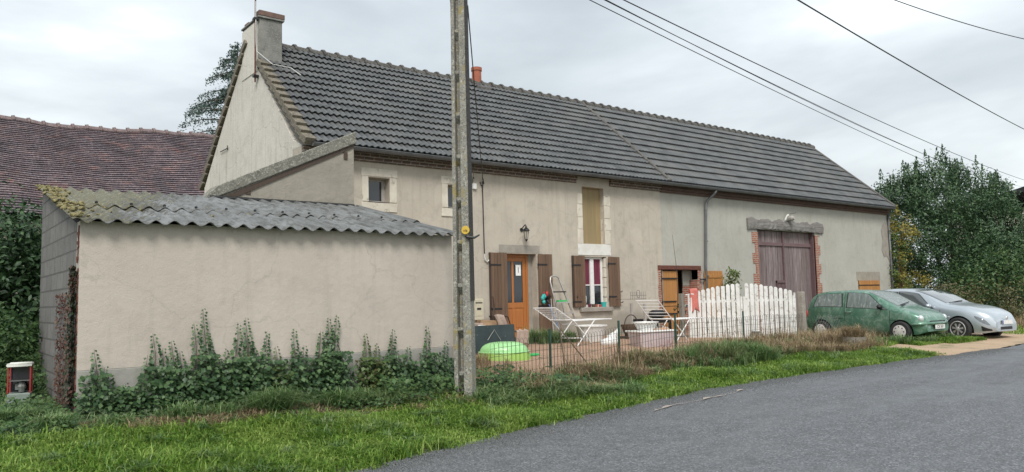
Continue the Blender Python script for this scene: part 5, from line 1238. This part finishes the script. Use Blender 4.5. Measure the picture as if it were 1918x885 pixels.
# rod
o=MB().tube([(16.95,14.3,.4),(16.9,14.2,1.6),(16.78,14.1,2.4),(16.55,14.0,3.28)],[.012,.010,.007,.003],6).build('fishing_rod','wood_dark'); setp(o,'long thin whippy rod standing in front of the barn wall','rod')
# young bush by open stable shutter
t=thing('young_bush',(20.6,15.0,.3),'small yellow-green bush growing beside the open orange shutter','bush')
crown([(20.6,15.05,1.9,.28,.22,.38),(20.5,15.05,1.4,.25,.2,.4),(20.65,15.0,2.25,.18,.15,.12)],950,.09,'greenyellow','leaves',t,shell=.3,spikes=[(20.35,15.0,2.25,.25,.14),(20.85,15,2.15,.2,.12)])
trunk(t,(20.6,15.05,.3),[(20.6,15.05,2.1),(20.3,15,2.4),(20.9,15,2.3)],.02,'stem','stem')
# floodlight above barn lintel
fl=thing('floodlight',(24.4,FY,4.25),'small white outdoor spotlight fixed above the barn door beam','lamp')
MB().tube([(24.40,FY-.02,4.12),(24.38,FY-.1,4.2),(24.42,FY-.14,4.33),(24.52,FY-.14,4.38)],.03,6).build('arm','white_plastic',fl)
m=MB(); m.lathe([(.05,-.2),(.10,-.12),(.11,0),(.08,.02)],(24.64,FY-.1,4.26),12,axis='y'); m.build('lamp_head','frame_grey',fl); MB().tube([(24.55,FY-.2,4.41),(24.85,FY-.25,4.46)],.008,4).build('sensor','iron',fl)
# stump planter at fence end
sp=thing('half_barrel',(18.0,9.75,.2),'weathered half-barrel planter overgrown with dry grass at the end of the verge','planter')
MB().lathe([(.25,0),(.29,.18),(.27,.34),(.24,.34),(.24,.28)],(18.0,9.75,.18),18).build('staves','wood_grey',sp,jitter=.006)
n=420; a=RNG.uniform(0,2*PI,n); r_=RNG.random(n)**.5*.24; V,F=blades(np.stack([18.0+r_*np.cos(a),9.75+r_*np.sin(a),np.full(n,.5)],1),RNG.uniform(.2,.5,n),np.full(n,.01),RNG.uniform(.4,1.6,n)); npmesh('dead_grass',V,F,'straw',sp)
o=MB().add(*ico((20.25,11.9,.36),.11,(1,1,1),.0,2)).build('ball','curtain_red',smooth=True); setp(o,'dark red ball lying in dry grass beside the concrete gate post','ball')
# things on window sill
for (x,r_,h,mt,lb) in ((14.86,.05,.10,'curtain_red','small dark flower pot at the left of the window sill'),(15.0,.05,.09,'wicker','brown pot second on the window sill'),(15.12,.045,.08,'terracotta','terracotta pot in the middle of the window sill'),(15.26,.04,.07,'red','tiny red pot on the window sill'),(15.40,.09,.14,'turq','turquoise bowl at the right end of the window sill')):
    m=MB(); m.lathe([(r_*.7,0),(r_,h),(r_*.9,h),(r_*.6,.01)],(x,FY+.03,1.337),12); o=m.build('sill_pot',mt); setp(o,lb,'pot',group='pots on the window sill')
m=MB(); m.add(*ico((14.72,FY+.06,1.55),.06,(.8,.5,2.6),.1,2)); o=m.build('sill_figure','white_plastic',smooth=True); setp(o,'white figurine behind the left shutter on the window sill','figurine')
# glass cabinet with red posts at left
cb=thing('glass_cabinet',(1.12,11.5,.46),'old glass-sided cabinet with red corner posts and a cream top in the weeds','cabinet',rz=R(-12))
MB().box((-.125,-.11,0),(.125,.11,.12)).build('base','cabinet_base',cb,local=True,bevel=.01)
for x in (-.118,.118):
    for y in (-.10,.10): MB().box((x-.007,y-.007,.12),(x+.007,y+.007,.46)).build('post','cabinet_red',cb,local=True)
m=MB(); m.tube([(-.12,-.11,.47),(.12,-.11,.47),(.12,.11,.47),(-.12,.11,.47)],.024,8,closed=True); m.build('top_frame','cream_top',cb,local=True,smooth=True)
MB().box((-.11,-.1,.465),(.11,.1,.475)).build('top_glass','glass_dark',cb,local=True)
MB().box((-.11,.085,.121),(.11,.09,.46)).build('back_pane','glass_dark',cb,local=True)
m=MB(); m.box((-.11,-.09,.27),(.11,.08,.275)); m.box((-.05,-.03,.16),(.04,.04,.235)); m.lathe([(.03,.13),(.05,.2),(.03,.25)],(.02,-.02,0),8); m.build('contents','galv',cb,local=True)

# ------------------------------------------------------------------ cars
def smooth_interp(xs,ys,n=200,k=7):
    if xs[0]>xs[-1]: xs=xs[::-1]; ys=ys[::-1]
    X=np.linspace(xs[0],xs[-1],n); Y=np.interp(X,xs,ys); ker=np.ones(k)/k; Yp=np.pad(Y,k//2,mode='edge'); Y=np.convolve(Yp,ker,'valid'); return lambda u: float(np.interp(u,X,Y))
UPG=[(1,0),(.965,.25),(.925,.5),(.88,.75),(.84,.90),(.74,.975),(.42,1.0),(0,1.015)]
UPH=[(1,0),(.985,.35),(.955,.6),(.90,.78),(.80,.88),(.62,.95),(.3,.99),(0,1.0)]
class Car:
    """u: forward from front axle (x axis = backwards), v: from centre line, w up"""
    def __init__(s,top,belt,half,bot):
        f=lambda t,k=9: smooth_interp([p[0] for p in t],[p[1] for p in t],240,k)
        s.top,s.belt,s.half,s.bot=f(top),f(belt),f(half,15),f(bot,5); s.u0=top[0][0]; s.u1=top[-1][0]
    def P(s,u,q):
        """q<0 lower body: q=-1 sill .. 0 belt ; q 0..7 upper"""
        zb=min(s.belt(u),s.top(u)-.03); W=s.half(u); z0=s.bot(u)
        if q<=0:
            f=q+1; z=z0+(zb-z0)*f; y=W*(1-.10*(1-f)**3-.055*max(0,f-.45)**1.3)
            return Vector((u,y,z))
        W*=(1-.055*.55**1.3); h=s.top(u)-zb; k=min(1,max(0,(h-.12)/.3)); i=min(6,int(q)); f=q-i
        a=[(UPG[j][0]*k+UPH[j][0]*(1-k),UPG[j][1]*k+UPH[j][1]*(1-k)) for j in (i,i+1)]
        return Vector((u,W*(a[0][0]+(a[1][0]-a[0][0])*f),zb+h*(a[0][1]+(a[1][1]-a[0][1])*f)))
    QS=[-1,-.85,-.7,-.5,-.3,-.15,0,.5,1,1.5,2,2.5,3,3.5,4,4.5,5,6,7]
    def shell(s,nu=70):
        us=np.linspace(s.u0,s.u1,nu); V=[];F=[]; 
        ring=[]
        for u in us:
            half=[s.P(u,q) for q in s.QS]; row=[Vector((p.x,-p.y,p.z)) for p in half]+[p for p in reversed(half[:-1])]
            V+=row
        n=len(s.QS)*2-1
        for i in range(nu-1):
            for k in range(n): F.append((i*n+k,i*n+(k+1)%n,(i+1)*n+(k+1)%n,(i+1)*n+k))
        F.append(tuple(range(n-1,-1,-1))); F.append(tuple((nu-1)*n+k for k in range(n))); return V,F
    def patch(s,uv,off,side,nu=12,nq=8):
        """uv(a,b)->(u,q) for a,b in 0..1; offset along outward normal. side -1 = right(-y)"""
        G=[]
        for i in range(nu+1):
            row=[]
            for j in range(nq+1):
                u,q=uv(i/nu,j/nq); e=.01; p=s.P(u,q); du=s.P(u+e,q)-s.P(u-e,q); dq=s.P(u,min(7,q+.02))-s.P(u,max(-1,q-.02)); n=du.cross(dq)
                if n.length<1e-9: n=Vector((0,1,0))
                n.normalize(); 
                if n.y<0 or (abs(n.y)<.2 and n.z<0): n=-n if (n.y*1+n.z)<0 else n
                p=p+n*off; row.append((p.x,p.y*(1 if side>0 else -1),p.z))
            G.append(row)
        return G
def wheel(root,x,y,r,w,side,rimmat,spokes,name='wheel'):
    """axis along y"""
    t=MB(); rr=r*.66; t.lathe([(rr,-w/2),(r*.93,-w/2),(r,-w*.36),(r,w*.36),(r*.93,w/2),(rr,w/2)],(x,y,r),36,axis='y'); o=t.build(name,'rubber',root,local=True,smooth=False)
    f=side*w/2; m=MB(); c=(x,y,r)
    if spokes:
        m.tube([(x+rr*math.cos(a),y+f*.96,r+rr*math.sin(a)) for a in np.linspace(0,2*PI,36,endpoint=False)],.016,6,closed=True)
        for k in range(spokes):
            a=2*PI*k/spokes+.2; d=Vector((math.cos(a),0,math.sin(a))); s_=Vector((-math.sin(a),0,math.cos(a))); p0=Vector(c)+Vector((0,f*.92,0))
            V=[p0+d*.03+s_*.018,p0+d*.03-s_*.018,p0+d*rr-s_*.034,p0+d*rr+s_*.034]; V=[v+Vector((0,f*.14*(1 if i<2 else .4),0)) for i,v in enumerate(V)]; V2=[v-Vector((0,side*.03,0)) for v in V]
            m.add(V+V2,[(0,1,2,3),(7,6,5,4),(0,4,5,1),(1,5,6,2),(2,6,7,3),(3,7,4,0)])
        m.lathe([(.055,0),(.05,side*.02),(.02,side*.03)],(x,y+f*1.02,r),14,axis='y')
        m.build('rim',rimmat,o,local=True)
        MB().lathe([(rr,0),(rr,-side*.01)],(x,y+f*.55,r),24,axis='y').build('brake_disc','iron',o,local=True)
    else:
        m.lathe([(rr,-side*.01),(rr*.97,side*.012),(rr*.6,side*.03),(rr*.2,side*.035)],(x,y+f*.97,r),28,axis='y')
        m.build('hubcap',rimmat,o,local=True)
        h=MB(); 
        for k in range(8): a=k*PI/4; h.lathe([(.018,0),(.018,side*.003)],(x+rr*.72*math.cos(a),y+f*.97+side*.025,r+rr*.72*math.sin(a)),8,axis='y')
        h.build('vent_holes','iron',o,local=True)
def build_car(nm,loc,rz,label,cfg):
    root=thing(nm,loc,label,'car',rz)
    # local: x forward, y left; right side is -y ; origin at front axle centre on the ground
    car=Car(cfg['top'],cfg['belt'],cfg['half'],cfg['bot'])
    V,F=car.shell(); me=bpy.data.meshes.new('b'); me.from_pydata([tuple(v) for v in V],[],F); bm=bmesh.new(); bm.from_mesh(me); bmesh.ops.recalc_face_normals(bm,faces=bm.faces); bm.to_mesh(me); bm.free()
    body=bpy.data.objects.new('body',me); C.objects.link(body)
    cut=MB(); wr=cfg['arch']; hw=cfg['track']
    cutters=[]
    for x in (0,-cfg['wb']):
        for sd_ in (-1,1):
            y=sd_*.85; cm=MB(); cm.lathe([(wr,-.32),(wr,.32)],(x,y,cfg['r']+.005),40,axis='y'); co=cm.build('cutter','iron'); cutters.append(co); md=body.modifiers.new('b','BOOLEAN'); md.object=co; md.operation='DIFFERENCE'; md.solver='EXACT'
    dg=bpy.context.evaluated_depsgraph_get(); dg.update(); me2=bpy.data.meshes.new_from_object(body.evaluated_get(dg)); body.modifiers.clear(); body.data=me2
    for co in cutters: bpy.data.objects.remove(co)
    me2.materials.clear(); me2.materials.append(M[cfg['paint']]); me2.materials.append(M['iron'])
    for p in me2.polygons:
        c=p.center; p.material_index=0; p.use_smooth=True
        for x in (0,-cfg['wb']):
            rr=math.hypot(c.x-x,c.z-cfg['r']-.005)
            if rr<wr+.004 and p.material_index==0 and abs(c.y)<.9 and (rr>wr-.03 or abs(abs(c.y)-.53)<.01) and abs(p.normal.y)<.3 or (abs(abs(c.y)-.53)<.012 and rr<wr): p.material_index=1
    me2.set_sharp_from_angle(angle=R(38))
    body.parent=root; WM[body.name]=wm(root)
    def pt(name,uv,off,mat,side=-1,nu=14,nq=8,solid=0,parent=root):
        m=MB(); m.grid(car.patch(uv,off,side,nu,nq)); return m.build(name,mat,parent,local=True,recalc=True,smooth=True)
    gl=cfg['glass']
    for side in (-1,1):
        for (ua,ub,qa,qb) in cfg['side_windows']:
            # (ua,ub): functions of b giving front and rear limit
            o=pt('side_window',lambda a,b:(ua(b)+(ub(b)-ua(b))*a,qa+(qb-qa)*b),.006,gl,side)
            e=.03; pt('window_seal',lambda a,b:(ua(b)+e+(ub(b)-ua(b)-2*e)*a,qa-.10+(qb-qa+.2)*b),.003,'black_trim',side,parent=o)
    for (ua,ub,nm_) in cfg['screens']:
        for side in (-1,1):
            o=pt(nm_,lambda a,b:(ua+(ub-ua)*a,4.55+(7-4.55)*b),.006,gl,side)
    # door seams
    for side in (-1,1):
        for u,qa,qb in cfg['seams']:
            P=[]
            for q in np.linspace(qa,qb,14):
                p=car.P(u(q),q); P.append((p.x,(p.y+.0005)*side,p.z))
            MB().tube(P,.007,4).build('door_seam','black_trim',root,local=True)
        for z_q,ua,ub in cfg['hseams']:
            P=[]
            for u in np.linspace(ua,ub,14): p=car.P(u,z_q); P.append((p.x,(p.y+.0005)*side,p.z))
            MB().tube(P,.006,4).build('side_moulding','black_trim',root,local=True)
    for x in (0,-cfg['wb']):
        for sd_ in (-1,1): wheel(root,x,sd_*(hw-.02),cfg['r'],.19,sd_,cfg['rim'],cfg['spokes'])
    # mirrors
    for sd_ in (-1,1):
        u=cfg['mirror'][0]; p=car.P(u,.0); y=sd_*(p.y+.09); m=MB(); V_,F_=ico((u,y,p.z+.10),.10,(.75,1.05,.72),0,2); m.add(V_,F_); m.tube([(u-.02,sd_*(p.y-.02),p.z+.03),(u,y,p.z+.06)],.028,6); m.build('wing_mirror',cfg['mirror'][1],root,local=True,smooth=True)
        h=car.P(cfg['handle'][0],cfg['handle'][1]); m=MB(); m.tube([(h.x+.09,sd_*(h.y+.0),h.z),(h.x+.06,sd_*(h.y+.03),h.z),(h.x-.06,sd_*(h.y+.03),h.z),(h.x-.09,sd_*h.y,h.z)],.014,6); m.build('door_handle',cfg['handle'][2],root,local=True,smooth=True)
    return root,car
def lin(a,b): return lambda t:a+(b-a)*t
# green hatchback ----------------
G=dict(top=[(.60,.50),(.585,.62),(.52,.70),(.30,.80),(.05,.89),(-.12,.94),(-.5,1.16),(-.85,1.345),(-1.05,1.395),(-1.5,1.42),(-2.2,1.40),(-2.6,1.33),(-2.78,1.18),(-2.87,.95),(-2.90,.8)],
 belt=[(.60,.44),(.5,.58),(.1,.76),(-.3,.83),(-1.2,.87),(-2.4,.90),(-2.8,.88),(-2.90,.72)],
 half=[(.60,.56),(.52,.70),(.3,.79),(0,.815),(-1.2,.815),(-2.3,.80),(-2.7,.75),(-2.90,.68)],
 bot=[(.60,.27),(.4,.19),(0,.18),(-2.5,.19),(-2.90,.33)],
 arch=.315,r=.27,track=.80,wb=2.35,paint='green_paint',glass='car_glass_dirty',rim='hubcap',spokes=0,
 side_windows=[(lin(-.35,-.92),lin(-1.52,-1.50),.35,3.7),(lin(-1.68,-1.72),lin(-2.62,-2.48),.5,3.5)],
 screens=[(-.16,-.93,'windscreen'),(-2.60,-2.82,'rear_window')],
 seams=[(lambda q:-.28-.0*q,-.75,.2),(lambda q:-1.60,-.8,4.2)],hseams=[(-.38,-.3,.05),(-.38,-1.9,-1.65)],
 mirror=(-.50,'black_trim'),handle=(-1.48,-.12,'green_paint'))
def place(A,th):  # A = ground point of right front wheel
    c_,s_=math.cos(R(th)),math.sin(R(th)); return c_,s_
th=-92; ax_=(21.1+.81*(-math.sin(R(th))),10.1+.81*math.cos(R(th)))
gc,car=build_car('parked_car',(ax_[0],ax_[1],.235),R(th),'old dull green three-door hatchback overgrown by grass beside the white gate',G)
def lamp_at(root,car,u,q,side,rad,sq,mat,name,off=.0):
    p=car.P(u,q); m=MB(); V_,F_=ico((p.x,side*(p.y+off),p.z),rad,sq,0,2); m.add(V_,F_); return m.build(name,mat,root,local=True,smooth=True)
for sd_ in (-1,1):
    lamp_at(gc,car,.47,.6,sd_,.10,(.8,.85,.95),'headlight','headlight',-.05); lamp_at(gc,car,.50,-.25,sd_,.085,(.7,.7,.45),'indicator','indicator',-.05)
    lamp_at(gc,car,-2.86,-.1,sd_,.09,(.35,.5,1.3),'red','tail_light',-.02)
MB().box((.555,-.42,.50),(.612,.42,.55)).build('grille','black_trim',gc,local=True,bevel=.01)
MB().tube([(.30,-.80,.46),(.50,-.72,.47),(.60,-.5,.48),(.63,0,.48),(.60,.5,.48),(.50,.72,.47),(.30,.80,.46)],.045,8).build('bumper','green_paint',gc,local=True,smooth=True)
pl=MB().box((.655,-.26,.33),(.665,.26,.44)).build('number_plate','plate',gc,local=True)
MB().box((.595,-.25,.34),(.654,.25,.43)).build('plate_holder','black_trim',gc,local=True)
def carrot(root): return wm(root).to_3x3()@Matrix.Rotation(R(90),3,'Z')@FRONT
text('CX 507',.11,wm(gc)@Vector((.667,0,.385)),carrot(gc),'ink',pl,'lettering')
MB().tube([(-.10,-.55,.985),(-.2,-.1,1.02),(-.26,.25,1.055)],.012,5).tube([(-.08,-.5,.975),(-.10,-.3,.985)],.02,5).build('wiper','black_trim',gc,local=True)
# silver hatchback ----------------
S=dict(top=[(.84,.45),(.83,.62),(.74,.74),(.45,.87),(.1,.96),(-.25,1.01),(-.42,1.04),(-.9,1.29),(-1.25,1.43),(-1.6,1.485),(-2.1,1.50),(-2.7,1.46),(-3.1,1.31),(-3.35,1.05),(-3.42,.85)],
 belt=[(.84,.40),(.6,.60),(.2,.76),(-.4,.85),(-1.5,.90),(-2.8,.95),(-3.3,.92),(-3.42,.78)],
 half=[(.84,.50),(.74,.68),(.5,.80),(.1,.88),(-.5,.885),(-2.6,.885),(-3.1,.83),(-3.42,.74)],
 bot=[(.84,.25),(.6,.20),(0,.18),(-3.0,.20),(-3.42,.35)],
 arch=.365,r=.318,track=.86,wb=2.58,paint='silver_paint',glass='car_glass',rim='rim',spokes=7,
 side_windows=[(lin(-.72,-1.22),lin(-1.80,-1.78),.35,3.6),(lin(-1.88,-1.86),lin(-2.75,-2.55),.35,3.5)],
 screens=[(-.46,-1.34,'windscreen'),(-2.95,-3.25,'rear_window')],
 seams=[(lambda q:-.52,-.75,.0),(lambda q:-1.84,-.8,.3)],hseams=[(-.28,-.3,-2.6)],
 mirror=(-.80,'silver_paint'),handle=(-1.68,-.15,'silver_paint'))
th=-97; ax_=(23.5+.87*(-math.sin(R(th))),9.6+.87*math.cos(R(th)))
sc,car2=build_car('parked_car',(ax_[0],ax_[1],.17),R(th),'clean silver five-door hatchback parked beyond the green car with its nose to the road',S)
for sd_ in (-1,1):
    m=MB(); m.grid(car2.patch(lambda a,b:(.40+.34*a,(-.02-.22*a)+(.02+.34*math.sin(a*PI)**.7)*(b-.35)),.008,sd_,14,6)); hl=m.build('headlight','lens_grey',sc,local=True,smooth=True)
    p_=car2.P(.57,-.08); V_,F_=ico((p_.x,sd_*(p_.y-.01),p_.z),.045,(.8,.5,.8),0,2); MB().add(V_,F_).build('bulb_reflector','headlight',hl,local=True,smooth=True)
    m=MB(); m.grid(car2.patch(lambda a,b:(.56+.2*a,-.84+.34*b*(1-.5*a)),.008,sd_,6,4)); m.build('fog_lamp_vent','black_trim',sc,local=True,smooth=True)
    lamp_at(sc,car2,-.28,-.28,sd_,.035,(1.2,.3,.6),'headlight','side_repeater'); lamp_at(sc,car2,-3.33,0,sd_,.1,(.5,.6,.8),'red','tail_light',-.05)
MB().box((.80,-.32,.28),(.846,.32,.38)).build('lower_grille','black_trim',sc,local=True,bevel=.03)
MB().lathe([(.05,0),(.04,.012)],(.868,0,.61),14,axis='x').build('emblem','rim',sc,local=True)
pl=MB().box((.872,-.26,.44),(.88,.26,.55)).build('number_plate','plate',sc,local=True); MB().box((.80,-.25,.445),(.871,.25,.545)).build('plate_holder','black_trim',sc,local=True); MB().box((.881,-.26,.44),(.882,-.22,.55)).build('blue_band','plate_blue',pl,local=True)
MB().tube([(-.38,-.6,1.055),(-.46,-.1,1.085),(-.5,.3,1.11)],.012,5).build('wiper','black_trim',sc,local=True)

# ------------------------------------------------------------------ world, sun, camera
w=bpy.data.worlds.new("World"); bpy.context.scene.world=w; w.use_nodes=True; nt=w.node_tree; nt.nodes.clear()
EL,AZ=R(48),R(215)   # sun behind and left of the viewer
out=nt.nodes.new('ShaderNodeOutputWorld'); bg=nt.nodes.new('ShaderNodeBackground'); bg2=nt.nodes.new('ShaderNodeBackground'); mx=nt.nodes.new('ShaderNodeMixShader')
sky=nt.nodes.new('ShaderNodeTexSky'); sky.sky_type='NISHITA'; sky.sun_disc=False; sky.sun_elevation=EL; sky.sun_rotation=AZ; sky.air_density=2; sky.dust_density=5
nt.links.new(sky.outputs[0],bg.inputs[0]); bg.inputs[1].default_value=.10
tc=nt.nodes.new('ShaderNodeTexCoord'); mp=nt.nodes.new('ShaderNodeMapping'); mp.inputs['Scale'].default_value=(1.2,1.2,3.6); mp.inputs['Location'].default_value=(.3,.1,.2); nt.links.new(tc.outputs['Generated'],mp.inputs[0])
n1=noise(nt,mp.outputs[0],1.5,6,.52,.35)
col=ramp(nt,n1,[(.30,(.32,.355,.385)),(.44,(.405,.44,.47)),(.56,(.52,.56,.585)),(.68,(.74,.77,.79))])
nt.links.new(col,bg2.inputs[0]); bg2.inputs[1].default_value=1.0; mx.inputs[0].default_value=.9
nt.links.new(bg.outputs[0],mx.inputs[1]); nt.links.new(bg2.outputs[0],mx.inputs[2]); nt.links.new(mx.outputs[0],out.inputs[0])
sl=bpy.data.lights.new('sun','SUN'); sl.energy=1.5; sl.angle=R(20); sl.color=(1,.965,.92); so=bpy.data.objects.new('sun',sl); C.objects.link(so)
dv=Vector((math.sin(AZ)*math.cos(EL),math.cos(AZ)*math.cos(EL),math.sin(EL))); so.rotation_euler=dv.to_track_quat('Z','Y').to_euler()
cam=bpy.data.cameras.new('camera'); co=bpy.data.objects.new('camera',cam); C.objects.link(co)
yaw,pit,rol=R(37.983),R(4.716),R(-1.299)
fw=Vector((math.sin(yaw)*math.cos(pit),math.cos(yaw)*math.cos(pit),math.sin(pit))); rt=Vector((math.cos(yaw),-math.sin(yaw),0)); up=rt.cross(fw)
r2=rt*math.cos(rol)+up*math.sin(rol); u2=-rt*math.sin(rol)+up*math.cos(rol)
co.matrix_world=Matrix(((r2.x,u2.x,-fw.x,0),(r2.y,u2.y,-fw.y,0),(r2.z,u2.z,-fw.z,1.6),(0,0,0,1)))
cam.sensor_fit='HORIZONTAL'; cam.sensor_width=36; cam.lens=1444.1/1918*36; cam.clip_start=.1; cam.clip_end=2000
sc_=bpy.context.scene; sc_.camera=co; sc_.render.engine='CYCLES'; sc_.view_settings.view_transform='Standard'; sc_.view_settings.look='None'; sc_.view_settings.exposure=0.88; sc_.view_settings.gamma=1
sc_.render.resolution_x=1024; sc_.render.resolution_y=472
